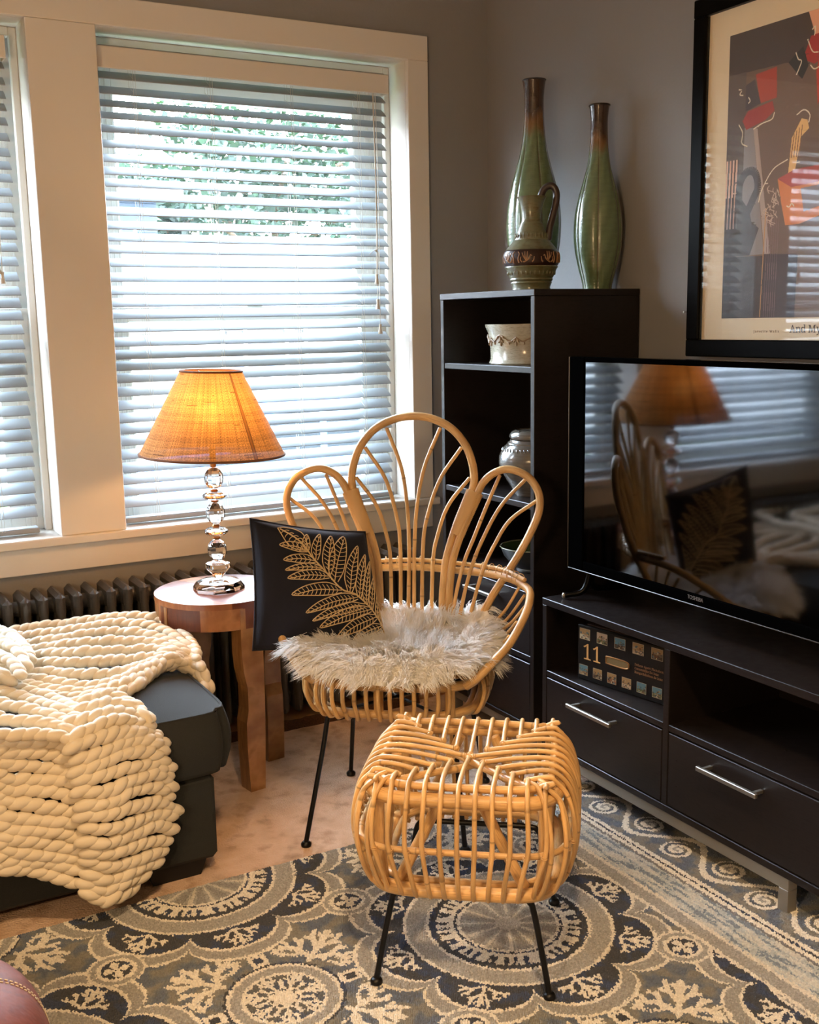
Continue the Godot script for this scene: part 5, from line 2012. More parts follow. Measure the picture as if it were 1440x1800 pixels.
func sheepskin() -> void:
	var o := thing("sheepskin", "white long-haired sheepskin laid over the rattan chair's seat", "sheepskin", CHAIR_AT, FACING)
	var at := func(u: float, v: float) -> Vector3:
		var a := u * 2.0 - 1.0
		var b := v * 2.0 - 1.0
		var x := a * sqrt(maxf(0.0, 1.0 - 0.42 * b * b)) * (0.300 if a < 0.0 else 0.272)
		var z := b * sqrt(maxf(0.0, 1.0 - 0.36 * a * a)) * 0.240 + 0.012
		return Vector3(x, skin_height(x, z), z)
	var b := MB.new()
	b.grid(40, 36, at, -1.0)
	var hide := mat(Color(0.97, 0.95, 0.91), 0.95)
	part("hide", b, hide, o)
	# the wool: tapered locks in clumps
	var g := RandomNumberGenerator.new()
	g.seed = 23
	var f := MB.new()
	var clumps := 1000
	for k in clumps:
		var u := g.randf_range(0.012, 0.988)
		var v := g.randf_range(0.012, 0.988)
		var c: Vector3 = at.call(u, v)
		var cu: Vector3 = at.call(u + 0.01, v) - c
		var cv: Vector3 = at.call(u, v + 0.01) - c
		var nr := cv.cross(cu).normalized()
		if nr.y < 0:
			nr = -nr
		var out := Vector3(c.x, 0, c.z - 0.02)
		var edge := clampf(out.length() / 0.27, 0.0, 1.0)
		out = out.normalized() if out.length() > 0.01 else Vector3.ZERO
		var lean := (nr * (0.62 - 0.30 * edge) + out * (0.35 + 0.50 * edge) + Vector3(g.randfn() * 0.34, g.randfn() * 0.12, g.randfn() * 0.34)).normalized()
		var len := g.randf_range(0.046, 0.072) * (0.95 + 0.15 * edge)
		var tip := c + lean * len + Vector3(0, -0.42 * edge * edge * len, 0)
		var tone := g.randf_range(0.95, 1.0)
		for s in 20:
			var d2 := Vector2.from_angle(g.randf() * TAU) * sqrt(g.randf()) * 0.0150
			var su := clampf(u + d2.x / 0.57, 0.002, 0.998)
			var sv := clampf(v + d2.y / 0.51, 0.002, 0.998)
			var root: Vector3 = at.call(su, sv) - nr * 0.002
			var end := tip + Vector3(g.randfn(), g.randfn(), g.randfn()) * 0.0055 + (root - c) * 0.55
			var mid := root.lerp(end, 0.5) + nr * len * 0.16 + Vector3(g.randfn(), g.randfn(), g.randfn()) * 0.003
			var kk := tone * g.randf_range(0.96, 1.0)
			f.col = Color(0.97 * kk, 0.945 * kk, 0.90 * kk)
			var ax := (end - root).normalized()
			var e1 := ax.cross(Vector3(g.randfn(), g.randfn(), g.randfn())).normalized()
			var e2 := ax.cross(e1)
			var w := g.randf_range(0.0008, 0.0012)
			var i0 := f.v.size()
			for m in 3:
				var sd := e1 * cos(TAU * m / 3.0) + e2 * sin(TAU * m / 3.0)
				var nn := (sd * 0.55 + nr * 0.9 + lean * 0.2).normalized()
				f.p(root + sd * w, nn)
				f.p(mid + sd * w * 0.9, nn)
			f.p(end, (nr + lean).normalized())
			for m in 3:
				var a0 := i0 + m * 2
				var a1 := i0 + ((m + 1) % 3) * 2
				for q in [[a0, a1, a1 + 1], [a0, a1 + 1, a0 + 1], [a0 + 1, a1 + 1, i0 + 6]]:
					f.ix.push_back(q[0])
					f.ix.push_back(q[2])
					f.ix.push_back(q[1])
	var fm := mat(Color(1, 1, 1), 0.75)
	fm.vertex_color_use_as_albedo = true
	fm.backlight_enabled = true
	fm.backlight = Color(0.4, 0.39, 0.37)
	var w := part("fleece", f, fm, o)
	w.set_meta("kind", "stuff")


func pillow_point(u: float, v: float, side: float) -> Vector3:
	var tl := Vector3(-0.400, 0.872, 0.075)
	var bl := Vector3(-0.392, 0.510, 0.125)
	var br := Vector3(-0.045, 0.452, -0.075)
	var tr := Vector3(-0.128, 0.792, -0.165)
	var a := u * 2.0 - 1.0
	var b := v * 2.0 - 1.0
	# edges bow inwards between the pointed corners
	var pu := 0.5 + 0.5 * a * (1.0 - 0.055 * (1.0 - b * b))
	var pv := 0.5 + 0.5 * b * (1.0 - 0.055 * (1.0 - a * a))
	var q := tl.lerp(tr, pu).lerp(bl.lerp(br, pu), pv)
	var nr := (tr - tl).cross(tl - bl).normalized()
	if nr.z < 0:
		nr = -nr
	var h := 0.066 * pow(maxf(0.0, (1.0 - a * a) * (1.0 - b * b)), 0.42)
	h += 0.0022 * sin(a * 7.0 + b * 11.0) * (1.0 - absf(a)) + 0.003 * sin(b * 21.0) * maxf(0.0, -a - 0.55) * (1.0 - b * b)
	return q + nr * h * side


func pillow() -> void:
	var o := thing("throw_pillow", "navy velvet throw pillow with a gold embroidered leaf on the rattan chair", "pillow", CHAIR_AT, FACING)
	var velvet := mat(Color(0.050, 0.056, 0.110), 0.9)
	velvet.rim_enabled = true
	velvet.rim = 0.5
	velvet.rim_tint = 0.7
	bumps(velvet, noise_tex(0.3, [], 256, 131), 0.03)
	triplanar(velvet, Vector3.ONE * 8.0, false)
	var b := MB.new()
	b.grid(44, 44, func(u: float, v: float) -> Vector3: return pillow_point(u, v, 1.0), -1.0)
	b.grid(44, 44, func(u: float, v: float) -> Vector3: return pillow_point(u, v, -1.0), 1.0)
	part("cover", b, velvet, o)
	var edge := PackedVector3Array()
	for i in 80:
		var t := i / 20.0
		var k := int(t)
		var f := t - k
		edge.push_back(pillow_point([f, 1.0, 1.0 - f, 0.0][k], [0.0, f, 1.0, 1.0 - f][k], 0.0))
	var pp := MB.new()
	pp.tube(edge, 0.0026, 7, true)
	part("seam", pp, velvet, o)
	# the leaf: a midrib, lobes to both sides, each with a vein and hatching, all of laid cord
	var gold := mat(Color(0.84, 0.73, 0.55), 0.55)
	var cord := MB.new()
	var to := func(x: float, y: float) -> Vector3:
		# places given on a 1440-wide drawing of the pillow's front
		var u := (x - lerpf(15.0, 45.0, (y - 165.0) / 1155.0)) / (1010.0 + (y - 325.0) * 0.2 - 25.0)
		var v := (y - lerpf(165.0, 325.0, u)) / lerpf(1155.0, 950.0, u)
		return pillow_point(clampf(u, 0.02, 0.985), clampf(v, 0.02, 0.985), 1.0)
	var lay := func(pts: Array, r: float) -> void:
		var l := PackedVector3Array()
		for q in pts:
			l.push_back(Vector3(q.x, q.y, 0))
		var s := spline(l, 5)
		var w := PackedVector3Array()
		for q in s:
			w.push_back(to.call(q.x, q.y) + Vector3(0, 0, 0.0006))
		cord.tube(w, r * 1.2, 5)
	var rib := [Vector2(222, 240), Vector2(320, 310), Vector2(400, 400), Vector2(470, 515), Vector2(590, 645), Vector2(700, 760), Vector2(830, 800), Vector2(895, 840), Vector2(1000, 920), Vector2(1120, 1040), Vector2(1180, 1150)]
	lay.call(rib, 0.0020)
	lay.call([Vector2(205, 235), Vector2(225, 300), Vector2(255, 370), Vector2(300, 408), Vector2(380, 425), Vector2(420, 440)], 0.0013)
	lay.call([Vector2(205, 235), Vector2(270, 225), Vector2(345, 245), Vector2(395, 280), Vector2(412, 350), Vector2(430, 420)], 0.0013)
	for k in 6:
		var m := Vector2(245 + k * 27, 258 + k * 25)
		lay.call([m, m + Vector2(28 + k * 3, -8 - k * 2), m + Vector2(46 + k * 4, -2)], 0.0010)
		lay.call([m, m + Vector2(-18, 14), m + Vector2(-26 - k * 2, 26 + k * 4)], 0.0010)
	var lobes := [[410, 420, 428, 290, 34], [475, 505, 545, 292, 40], [585, 630, 645, 315, 58], [640, 690, 760, 330, 84], [780, 790, 885, 418, 62], [880, 835, 965, 495, 48], [950, 890, 1025, 555, 40], [1010, 930, 1085, 670, 36], [1080, 1000, 1140, 790, 30], [1130, 1060, 1165, 930, 26],
		[410, 425, 192, 378, 40], [470, 515, 212, 508, 40], [520, 575, 222, 598, 30], [590, 650, 238, 668, 46], [700, 770, 272, 812, 58], [860, 830, 395, 970, 52], [930, 900, 462, 1042, 46], [1000, 930, 530, 1100, 56], [1060, 990, 695, 1182, 60], [1125, 1060, 850, 1188, 40], [1165, 1120, 980, 1225, 30]]
	for l in lobes:
		var a := Vector2(l[0], l[1])
		var t := Vector2(l[2], l[3])
		var d := t - a
		var n: Vector2 = d.orthogonal().normalized() * l[4]
		var bow := d.orthogonal() * 0.06 * (1 if l[1] > l[3] + 120 else -1)
		lay.call([a + n * 0.35, a + d * 0.3 + n * 0.95 + bow, a + d * 0.72 + n * 0.75 + bow, t, a + d * 0.72 - n * 0.75 + bow, a + d * 0.3 - n * 0.95 + bow, a - n * 0.35], 0.0013)
		lay.call([a, a + d * 0.5 + bow, t - d * 0.08], 0.0012)
		var steps := int(d.length() / 34.0)
		for k in range(1, steps):
			var q := float(k) / steps
			var m := a + d * q + bow * sin(q * PI)
			var wd := sin(clampf(q * 0.85 + 0.15, 0, 1) * PI) * 0.82
			for s in [-1.0, 1.0]:
				lay.call([m, m + n * wd * 0.5 * s + d.normalized() * 9.0, m + n * wd * s + d.normalized() * 22.0], 0.0009)
	part("embroidered_leaf", cord, gold, o, "gold cord embroidery of a large lobed leaf")


func footstool() -> void:
	var o := thing("rattan_footstool", "square rattan footstool of bent canes on black metal legs on the patterned rug", "footstool", STOOL_AT, FACING)
	var half := 0.198
	cane_part("top_rail", ring(0.202, 0.202, 0.432, 5.0), 0.0150, o, true, 14)
	cane_part("top_rail", ring(0.186, 0.186, 0.455, 5.0), 0.0085, o, true, 12)
	cane_part("bottom_rail", ring(0.196, 0.196, 0.228, 5.0), 0.0150, o, true, 14)
	cane_part("bottom_rail", ring(0.172, 0.172, 0.238, 5.0), 0.0090, o, true, 12)
	cane_part("middle_rail", ring(0.224, 0.224, 0.330, 5.0, 64), 0.0068, o, true, 10)
	for s in [Vector2(1, 1), Vector2(1, -1), Vector2(-1, 1), Vector2(-1, -1)]:
		cane_part("corner_post", PackedVector3Array([Vector3(s.x * 0.168, 0.232, s.y * 0.168), Vector3(s.x * 0.176, 0.33, s.y * 0.176), Vector3(s.x * 0.174, 0.432, s.y * 0.174)]), 0.0150, o, false, 12)
	for s in [1.0, -1.0]:
		for e in [1.0, -1.0]:
			cane_part("brace", PackedVector3Array([Vector3(e * 0.040, 0.428, s * 0.172), Vector3(e * 0.080, 0.34, s * 0.170), Vector3(e * 0.132, 0.236, s * 0.170)]), 0.0120, o, false, 11)
			cane_part("brace", PackedVector3Array([Vector3(s * 0.172, 0.428, e * 0.040), Vector3(s * 0.170, 0.34, e * 0.080), Vector3(s * 0.170, 0.236, e * 0.132)]), 0.0120, o, false, 11)
	for s in [1.0, -1.0]:
		cane_part("cross_cane", spline(PackedVector3Array([Vector3(-0.165, 0.446, -0.165 * s), Vector3(-0.08, 0.437, -0.08 * s), Vector3(0.0, 0.431 + 0.006 * s, 0.0), Vector3(0.08, 0.437, 0.08 * s), Vector3(0.165, 0.446, 0.165 * s)]), 5), 0.0085, o, false, 10)
	# the ribs: up each side, over the edge and in to the diagonals
	var tie := MB.new()
	for side in 4:
		var turn := Basis(Vector3.UP, PI / 2.0 * side)
		for i in range(1, 12):
			var t := -0.2100 + i * 0.0350
			var k := absf(t) / 0.210
			var low := t * 0.84
			var round := 0.046 * pow(k, 5.0)   # the outermost ribs follow the rounded corner
			var wob := rng.randf_range(-0.002, 0.002)
			var dip := 0.016 * (1.0 - k)
			var end := maxf(absf(t) * 0.93, 0.004)
			var pts := PackedVector3Array([Vector3(low, 0.214, 0.180 - round), Vector3(low * 1.02, 0.220, 0.206 - round), Vector3(lerpf(low, t, 0.3), 0.252, 0.226 - round), Vector3(lerpf(low, t, 0.6) * 1.02, 0.300, 0.238 - round), Vector3(t * 1.02, 0.345, 0.241 - round), Vector3(t * 1.02, 0.395, 0.236 - round), Vector3(t, 0.436, 0.222 - round), Vector3(t, 0.460, 0.200 - round * 1.1)])
			if end < 0.165:
				pts.append_array(PackedVector3Array([Vector3(t + wob, 0.4685 - dip * 0.1, lerpf(0.200, end, 0.22)), Vector3(t + wob, 0.468 - dip * 0.5, lerpf(0.200, end, 0.6)), Vector3(t + wob, 0.4625 - dip, end)]))
			else:
				pts.append_array(PackedVector3Array([Vector3(t * 0.95, 0.4655, 0.186 - round), Vector3(t * 0.84, 0.4600, minf(0.170, 0.176 - round))]))
			var w := PackedVector3Array()
			for q in pts:
				w.push_back(turn * q)
			cane_part("rib", spline(w, 4), 0.0052, o)
			# thin ties where the rib meets the diagonal and the middle rail
			var tip := w[w.size() - 1]
			var dirs := turn * Vector3(0, 0, 1)
			for q in [[tip + dirs * 0.006, dirs], [turn * Vector3(t, 0.331, 0.236 - round * 0.8), Vector3.UP]]:
				for z in 2:
					var lp := PackedVector3Array()
					var ax: Vector3 = q[1]
					var e1 := ax.cross(Vector3(0.3, 0.5, 0.8)).normalized()
					var e2 := ax.cross(e1)
					for m in 10:
						lp.push_back(q[0] + ax * (z * 0.004 - 0.002) + (e1 * cos(TAU * m / 10) + e2 * sin(TAU * m / 10)) * 0.0066)
					tie.tube(lp, 0.0013, 4, true)
	for s in [Vector2(1, 1), Vector2(1, -1), Vector2(-1, 1), Vector2(-1, -1)]:
		for e in [0.0, 1.0]:
			var d := Vector3(s.x, 0, s.y).normalized()
			var sw := Vector3(-d.z, 0, d.x) * (0.020 if e > 0.5 else -0.020)
			var cp := PackedVector3Array()
			for q in [[0.234, 0.214], [0.252, 0.228], [0.270, 0.262], [0.284, 0.310], [0.288, 0.350], [0.282, 0.395], [0.266, 0.436], [0.238, 0.460], [0.215, 0.463]]:
				cp.push_back(d * q[0] + sw * (1.0 if q[1] < 0.44 else 0.6) + Vector3(0, q[1], 0))
			cane_part("rib", spline(cp, 4), 0.0052, o)
	part("cane_ties", tie, M.binding, o)
	# two bent metal hoops for legs
	for s in [1.0, -1.0]:
		var feet := [Vector3(-0.180, 0.0135, 0.203), Vector3(0.186, 0.0135, 0.205)] if s > 0 else [Vector3(-0.180, 0.0135, -0.172), Vector3(0.183, 0.0135, -0.170)]
		var zt: float = 0.165 * s
		var hp := MB.new()
		hp.tube(spline(PackedVector3Array([feet[0] + Vector3(0, 0.006, 0), feet[0].lerp(Vector3(-0.150, 0.2, zt), 0.5), Vector3(-0.152, 0.175, zt), Vector3(-0.143, 0.200, zt), Vector3(-0.118, 0.2085, zt), Vector3(0, 0.2090, zt), Vector3(0.118, 0.2085, zt), Vector3(0.143, 0.200, zt), Vector3(0.152, 0.175, zt), feet[1].lerp(Vector3(0.150, 0.2, zt), 0.5), feet[1] + Vector3(0, 0.006, 0)]), 5), 0.0066, 10)
		var l := part("leg_hoop", hp, M.black_metal, o)
		for f in feet:
			var pad := MB.new()
			pad.lathe(PackedVector2Array([Vector2(0, -0.002), Vector2(0.0125, -0.002), Vector2(0.0135, 0.002), Vector2(0.0125, 0.007), Vector2(0.008, 0.011), Vector2(0, 0.011)]), 18, Transform3D(Basis.IDENTITY, f))
			part("foot_pad", pad, M.black_metal, l)


func ceramics() -> void:
	var top := 1.4885
	tall_vase(Vector3(2.172, top, -3.05), 0.088, 0.670, "tall green glazed bottle vase with a dark neck, behind the jug on the bookcase", 6, 0.2)
	tall_vase(Vector3(2.262, top, -2.828), 0.0745, 0.562, "shorter green glazed bottle vase with a brown neck, at the right end of the bookcase", 6, 0.9)
	jug(Vector3(2.036, top, -2.872))
	planter(Vector3(2.100, 1.2565, -2.975))
	lidded_jar(Vector3(2.058, 0.8365, -2.893))
	bowl(Vector3(2.078, 0.5735, -2.925))


# height along the vase against the share of its full radius
func vase_radius(t: float) -> float:
	var pts := [[0.0, 0.60], [0.04, 0.64], [0.12, 0.80], [0.22, 0.95], [0.32, 1.0], [0.42, 0.95], [0.52, 0.80], [0.60, 0.63], [0.68, 0.48], [0.76, 0.395], [0.84, 0.36], [0.92, 0.355], [0.97, 0.39], [1.0, 0.425]]
	for i in pts.size() - 1:
		if t <= pts[i + 1][0]:
			var k: float = (t - pts[i][0]) / (pts[i + 1][0] - pts[i][0])
			var a: float = pts[maxi(i - 1, 0)][1]
			var d: float = pts[mini(i + 2, pts.size() - 1)][1]
			return cubic_interpolate(pts[i][1], pts[i + 1][1], a, d, k)
	return 0.42


func tall_vase(at: Vector3, r: float, h: float, label: String, panels: int, turn: float) -> void:
	var o := thing("bottle_vase", label, "vase", at, turn, "green bottle vases")
	var green := Color(0.120, 0.175, 0.085)
	var dark := Color(0.040, 0.020, 0.012)
	var amber := Color(0.16, 0.080, 0.025)
	var b := MB.new()
	var nu := panels * 18
	var nv := 70
	var first := b.v.size()
	b.grid(nu, nv, func(u: float, v: float) -> Vector3:
		var a := u * TAU
		var k := fposmod(u * panels, 1.0) * 2.0 - 1.0
		var soft := smoothstep(0.97, 0.75, v)
		var rr := r * vase_radius(v) * (1.0 + soft * (0.030 * (1.0 - k * k) - 0.020 * pow(absf(k), 10.0)))
		return Vector3(cos(a) * rr, v * h, sin(a) * rr), -1.0, true)
	for i in b.v.size():
		var t := b.v[i].y / h
		var an := atan2(b.v[i].z, b.v[i].x)
		var k := absf(fposmod(an / TAU * panels, 1.0) * 2.0 - 1.0)
		var c := green * (1.0 + 0.05 * sin(t * 170.0 + an * 3.0) + 0.08 * sin(an * 11.0 + t * 31.0))
		c = c.lerp(dark * 1.4, 0.8 * smoothstep(0.93, 1.0, k) * smoothstep(0.8, 0.7, t))
		c = c.lerp(amber, smoothstep(0.72, 0.80, t + 0.015 * sin(an * 5.0))).lerp(dark, smoothstep(0.80, 0.87, t + 0.02 * sin(an * 3.0)))
		b.c[i] = Color(c.r, c.g, c.b)
	var glaze := mat(Color(1, 1, 1), 0.22)
	glaze.vertex_color_use_as_albedo = true
	glaze.clearcoat_enabled = true
	glaze.clearcoat = 0.8
	glaze.clearcoat_roughness = 0.08
	bumps(glaze, noise_tex(0.03, [], 256, 141, FastNoiseLite.TYPE_SIMPLEX_SMOOTH, 3), 0.05)
	glaze.uv1_scale = Vector3(1.5, 14.0, 1)
	part("body", b, glaze, o)
	var lip := MB.new()
	var rn := PackedVector3Array()
	for i in 40:
		rn.push_back(Vector3(cos(TAU * i / 40) * r * 0.42, h, sin(TAU * i / 40) * r * 0.42))
	lip.tube(rn, 0.0026, 8, true)
	lip.lathe(PackedVector2Array([Vector2(r * 0.41, h), Vector2(r * 0.33, h - 0.05), Vector2(0.0, h - 0.06)]), 32)
	part("lip", lip, mat(Color(0.12, 0.08, 0.06), 0.3), o)


func jug(at: Vector3) -> void:
	var o := thing("ceramic_jug", "small green-brown jug with a looped handle and carved frieze on the bookcase", "jug", at)
	var glaze := mat(Color(0.42, 0.42, 0.30), 0.18)
	glaze.albedo_texture = noise_tex(0.03, [Color(0.75, 0.66, 0.50), Color(1, 1, 1), Color(0.86, 0.95, 0.92)], 256, 151)
	triplanar(glaze, Vector3(4, 12, 4), false)
	glaze.clearcoat_enabled = true
	glaze.clearcoat = 0.7
	var s := 0.001735
	var body := MB.new()
	var prof := PackedVector2Array()
	for q in [[0, 34], [34.5, 0.6], [34, 6], [36, 11], [37, 12.5], [36, 15], [38, 17], [39, 18.5], [38, 21], [40, 24], [44, 34], [46, 38], [48, 40], [47, 42]]:
		prof.push_back(Vector2(q[0], q[1]) * s)
	prof[0] = Vector2(0, 0.6 * s)
	body.lathe(prof, 48)
	var up := PackedVector2Array()
	for q in [[47, 70], [44, 73], [38, 80], [33, 86], [30, 88], [30, 90], [27, 99], [24, 106], [20, 116], [17.5, 121], [17, 126], [18, 140], [21, 152], [25, 161], [26.5, 163], [25, 163.5], [20, 150], [16, 130], [16, 100], [0, 98]]:
		up.push_back(Vector2(q[0], q[1]) * s)
	body.lathe(up, 48)
	part("body", body, glaze, o)
	# carved band: a dark ground with raised birds and leaves
	var band := MB.new()
	var bp := PackedVector2Array()
	for i in 9:
		var a := -1.25 + 2.5 * i / 8.0
		bp.push_back(Vector2(46.0 + 7.0 * cos(a) - 2.2, 56.0 + 15.0 * sin(a)) * s)
	band.lathe(bp, 48)
	part("frieze_ground", band, mat(Color(0.17, 0.09, 0.07), 0.3), o, "dark brown carved band")
	var rel := MB.new()
	var on := func(an: float, y: float) -> Vector3:
		var q := asin(clampf((y - 56.0) / 15.0, -0.95, 0.95))
		var rr := (46.0 + 7.0 * cos(q) - 2.0) * s
		return Vector3(cos(an) * rr, y * s, sin(an) * rr)
	for k in 8:
		var a0 := TAU * k / 8.0
		var m := -1.0 if k % 2 else 1.0
		for l in [[[-0.10, 48], [0.0, 50], [0.10, 54], [0.14, 60], [0.19, 58]], [[0.0, 51], [-0.10, 57], [-0.16, 64]], [[-0.02, 51], [-0.05, 58], [-0.06, 66]], [[0.02, 52], [0.03, 59], [0.03, 66]], [[-0.16, 48], [-0.22, 52], [-0.20, 57]], [[-0.28, 47], [-0.30, 54], [-0.26, 62], [-0.32, 66]], [[0.20, 48], [0.25, 51], [0.27, 57]]]:
			var line := PackedVector3Array()
			for q in l:
				line.push_back(on.call(a0 + q[0] * m, q[1]))
			var rd := PackedFloat32Array()
			var sp := spline(line, 4)
			for i in sp.size():
				rd.push_back(0.0024 * (1.0 - 0.6 * i / sp.size()))
			rel.tube(sp, rd, 6)
	part("frieze_relief", rel, mat(Color(0.60, 0.45, 0.30), 0.3), o, "pale raised birds and leaves")
	# beaded rows above and below
	var bead := MB.new()
	for k in 26:
		var an := TAU * k / 26.0
		bead.blob(Vector3(cos(an) * 29.5 * s, 95.0 * s, sin(an) * 29.5 * s), Basis.from_scale(Vector3(0.0026, 0.009, 0.0026)), 7, 6)
	for k in 34:
		var an := TAU * k / 34.0
		bead.blob(Vector3(cos(an) * 42.5 * s, 31.0 * s, sin(an) * 42.5 * s), Basis.from_scale(Vector3(0.0024, 0.009, 0.0024)), 7, 6)
	part("beading", bead, glaze, o)
	var hd := MB.new()
	var dr := Vector3(0.80, 0, 0.60)
	var hp := PackedVector3Array()
	for q in [[15, 158], [20, 172], [28, 180], [38, 180], [44, 168], [43, 150], [38, 130], [33, 110], [31, 96], [30, 88]]:
		hp.push_back(dr * q[0] * s + Vector3(0, q[1] * s, 0))
	hd.tube(spline(hp, 6), 0.0108, 14)
	var hm := mat(Color(0.17, 0.10, 0.06), 0.2)
	hm.clearcoat_enabled = true
	hm.clearcoat = 0.7
	part("handle", hd, hm, o, "dark brown looped handle")


func planter(at: Vector3) -> void:
	var o := thing("ceramic_planter", "pale crackle-glazed planter with a raised vine border on the top shelf", "planter", at)
	var m := mat(Color(0.66, 0.64, 0.57), 0.22)
	m.albedo_texture = noise_tex(0.04, [Color(0.72, 0.70, 0.64), Color(1, 1, 1), Color(0.9, 0.9, 0.86)], 256, 161)
	triplanar(m, Vector3(5, 14, 5), false)
	m.clearcoat_enabled = true
	m.clearcoat = 0.6
	m.clearcoat_roughness = 0.1
	var b := MB.new()
	b.lathe(PackedVector2Array([Vector2(0, 0.0), Vector2(0.128, 0.0), Vector2(0.131, 0.004), Vector2(0.128, 0.011), Vector2(0.125, 0.016), Vector2(0.126, 0.05), Vector2(0.129, 0.082), Vector2(0.136, 0.108), Vector2(0.143, 0.122), Vector2(0.143, 0.128), Vector2(0.136, 0.128), Vector2(0.124, 0.09), Vector2(0.120, 0.02), Vector2(0, 0.015)]), 64)
	part("body", b, m, o)
	var v := MB.new()
	var rr := func(y: float) -> float: return 0.1265 + 0.009 * smoothstep(0.05, 0.115, y)
	for k in 7:
		var a0 := TAU * k / 7.0 + 0.25
		var line := PackedVector3Array()
		for q in [[-0.45, 0.086], [-0.30, 0.074], [-0.15, 0.082], [0.0, 0.094], [0.15, 0.082], [0.30, 0.074], [0.45, 0.086]]:
			var r2: float = rr.call(q[1]) + 0.001
			line.push_back(Vector3(cos(a0 + q[0]) * r2, q[1], sin(a0 + q[0]) * r2))
		v.tube(spline(line, 5), 0.0024, 6)
		for q in [[0.0, 0.080, 0.0, 1.0], [-0.09, 0.088, 0.7, 0.8], [0.09, 0.088, -0.7, 0.8], [0.0, 0.066, 0.0, 0.8], [-0.05, 0.074, 0.6, 0.7], [0.05, 0.074, -0.6, 0.7], [0.40, 0.076, 0.3, 0.7], [0.45, 0.066, 0.0, 0.8], [0.5, 0.076, -0.3, 0.7], [0.25, 0.068, 0.2, 0.5], [-0.25, 0.068, 0.2, 0.5]]:
			var r3: float = rr.call(q[1]) + 0.001
			var an: float = a0 + q[0]
			var n := Vector3(cos(an), 0, sin(an))
			var t := Vector3(-sin(an), 0, cos(an))
			var up := (Vector3.UP * cos(q[2]) + t * sin(q[2])).normalized()
			var w := up.cross(n)
			v.blob(n * r3 + Vector3(0, q[1], 0), Basis(w * 0.0044 * q[3], up * 0.0095 * q[3], n * 0.0038), 8, 6)
	var vm := mat(Color(0.56, 0.48, 0.38), 0.35)
	part("vine_relief", v, vm, o, "raised vine border")


func lidded_jar(at: Vector3) -> void:
	var o := thing("lidded_jar", "round grey-brown glazed lidded jar on the middle shelf", "jar", at)
	var m := mat(Color(0.36, 0.34, 0.31), 0.22)
	m.albedo_texture = noise_tex(0.02, [Color(0.62, 0.55, 0.48), Color(1, 1, 1), Color(0.85, 0.86, 0.86)], 256, 171)
	triplanar(m, Vector3(2, 16, 2), false)
	m.clearcoat_enabled = true
	m.clearcoat = 0.8
	m.clearcoat_roughness = 0.12
	var b := MB.new()
	b.lathe(PackedVector2Array([Vector2(0, 0.0), Vector2(0.058, 0.0), Vector2(0.061, 0.008), Vector2(0.080, 0.040), Vector2(0.100, 0.075), Vector2(0.111, 0.105), Vector2(0.108, 0.130), Vector2(0.098, 0.150), Vector2(0.088, 0.163), Vector2(0.083, 0.166), Vector2(0.082, 0.171), Vector2(0.077, 0.173), Vector2(0.073, 0.180), Vector2(0.0, 0.181)]), 56)
	part("body", b, m, o)
	var ld := MB.new()
	ld.lathe(PackedVector2Array([Vector2(0.0, 0.181), Vector2(0.070, 0.181), Vector2(0.075, 0.186), Vector2(0.075, 0.196), Vector2(0.068, 0.206), Vector2(0.054, 0.211), Vector2(0.052, 0.208), Vector2(0.0, 0.209)]), 56)
	part("lid", ld, m, o)
	var cd := MB.new()
	for k in 46:
		var an := TAU * k / 46.0
		var n := Vector3(cos(an), 0.75, sin(an)).normalized()
		var t := Vector3(-sin(an), 0, cos(an))
		var up := (n.cross(t) * -1.0 + t * 0.5).normalized()
		cd.blob(Vector3(cos(an) * 0.0975, 0.1505, sin(an) * 0.0975), Basis(t * 0.0032, up * 0.0075, n * 0.0028), 7, 5)
	part("rope_band", cd, m, o, "band of slanted notches")


func bowl(at: Vector3) -> void:
	var o := thing("glazed_bowl", "dark footed bowl with a green inside on the lowest open shelf", "bowl", at)
	var out := mat(Color(0.13, 0.13, 0.12), 0.15)
	out.clearcoat_enabled = true
	var b := MB.new()
	b.lathe(PackedVector2Array([Vector2(0, 0.0), Vector2(0.050, 0.0), Vector2(0.052, 0.004), Vector2(0.050, 0.012), Vector2(0.070, 0.026), Vector2(0.092, 0.052), Vector2(0.103, 0.078), Vector2(0.106, 0.083)]), 48)
	part("outside", b, out, o)
	var ins := MB.new()
	ins.lathe(PackedVector2Array([Vector2(0.106, 0.083), Vector2(0.100, 0.078), Vector2(0.088, 0.052), Vector2(0.066, 0.028), Vector2(0.0, 0.018)]), 48)
	var gm := mat(Color(0.20, 0.27, 0.14), 0.15)
	gm.clearcoat_enabled = true
	part("inside", ins, gm, o, "green glazed inside")
	var rn := PackedVector3Array()
	for i in 48:
		rn.push_back(Vector3(cos(TAU * i / 48) * 0.1045, 0.083, sin(TAU * i / 48) * 0.1045))
	var rim := MB.new()
	rim.tube(rn, 0.0022, 8, true)
	part("rim", rim, mat(Color(0.45, 0.44, 0.36), 0.15), o)


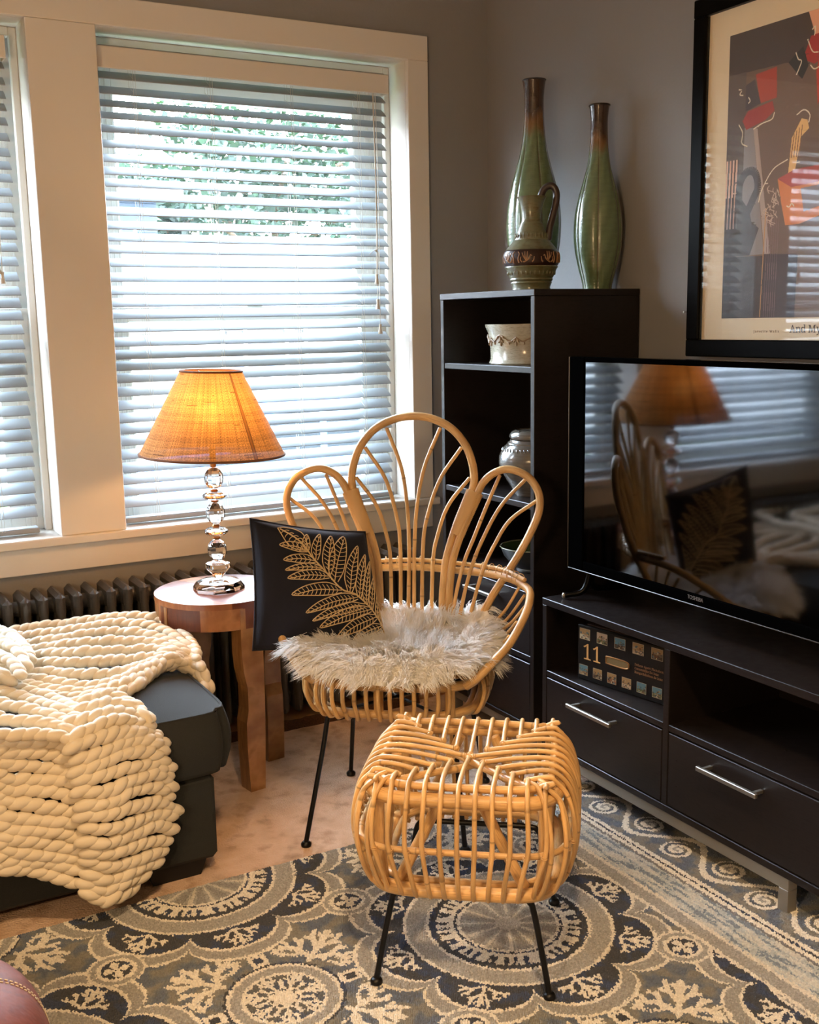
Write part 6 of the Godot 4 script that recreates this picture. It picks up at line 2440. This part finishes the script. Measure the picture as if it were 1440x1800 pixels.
# the stitched leather pouf at the lower left corner of the photograph
func pouf() -> void:
	var o := thing("leather_pouf", "brown leather pouf with white stitched seams at the photo's lower left corner", "pouf", POUF_AT)
	var hide := mat(Color(0.46, 0.21, 0.09), 0.6)
	hide.albedo_texture = noise_tex(0.03, [Color(0.62, 0.55, 0.5), Color(1, 1, 1), Color(0.86, 0.8, 0.76)], 256, 181)
	bumps(hide, noise_tex(0.12, [], 256, 182), 0.06)
	triplanar(hide, Vector3.ONE * 3.0, false)
	var R := 0.27
	var H := 0.33
	var n := 8
	var prof := func(t: float) -> Vector2:
		var a := -PI / 2 + PI * t
		return Vector2(pow(maxf(cos(a), 0.0), 0.55) * R, H * 0.5 + signf(sin(a)) * pow(absf(sin(a)), 0.85) * H * 0.5)
	for k in n:
		var seg := MB.new()
		seg.grid(10, 28, func(u: float, v: float) -> Vector3:
			var q: Vector2 = prof.call(clampf(v, 0.001, 0.999))
			var an := TAU * (k + u) / n
			var e := u * 2.0 - 1.0
			var rr := q.x * (1.0 + 0.035 * (1.0 - e * e))
			return Vector3(cos(an) * rr, q.y, sin(an) * rr), -1.0)
		part("panel", seg, hide, o)
	var thread := mat(Color(0.85, 0.78, 0.66), 0.7)
	for k in n:
		var an := TAU * k / n
		for off in [-0.018, 0.018]:
			var st := MB.new()
			for i in range(6, 52):
				var t0 := i / 56.0
				var q0: Vector2 = prof.call(t0)
				var q1: Vector2 = prof.call(t0 + 0.010)
				var a2: float = an + off / maxf(q0.x / R, 0.25)
				st.tube(PackedVector3Array([Vector3(cos(a2) * (q0.x * 1.006 + 0.001), q0.y, sin(a2) * (q0.x * 1.006 + 0.001)), Vector3(cos(a2) * (q1.x * 1.006 + 0.001), q1.y, sin(a2) * (q1.x * 1.006 + 0.001))]), 0.0013, 4)
			part("stitching", st, thread, o)
	var cap := MB.new()
	cap.lathe(PackedVector2Array([Vector2(0.085, H - 0.004), Vector2(0.075, H + 0.004), Vector2(0.0, H + 0.006)]), 24)
	part("centre_patch", cap, hide, o)
	var ring_st := MB.new()
	for i in 40:
		var a0 := TAU * i / 40.0
		ring_st.tube(PackedVector3Array([Vector3(cos(a0) * 0.08, H + 0.004, sin(a0) * 0.08), Vector3(cos(a0 + 0.09) * 0.08, H + 0.004, sin(a0 + 0.09) * 0.08)]), 0.0013, 4)
	part("stitching", ring_st, thread, o)
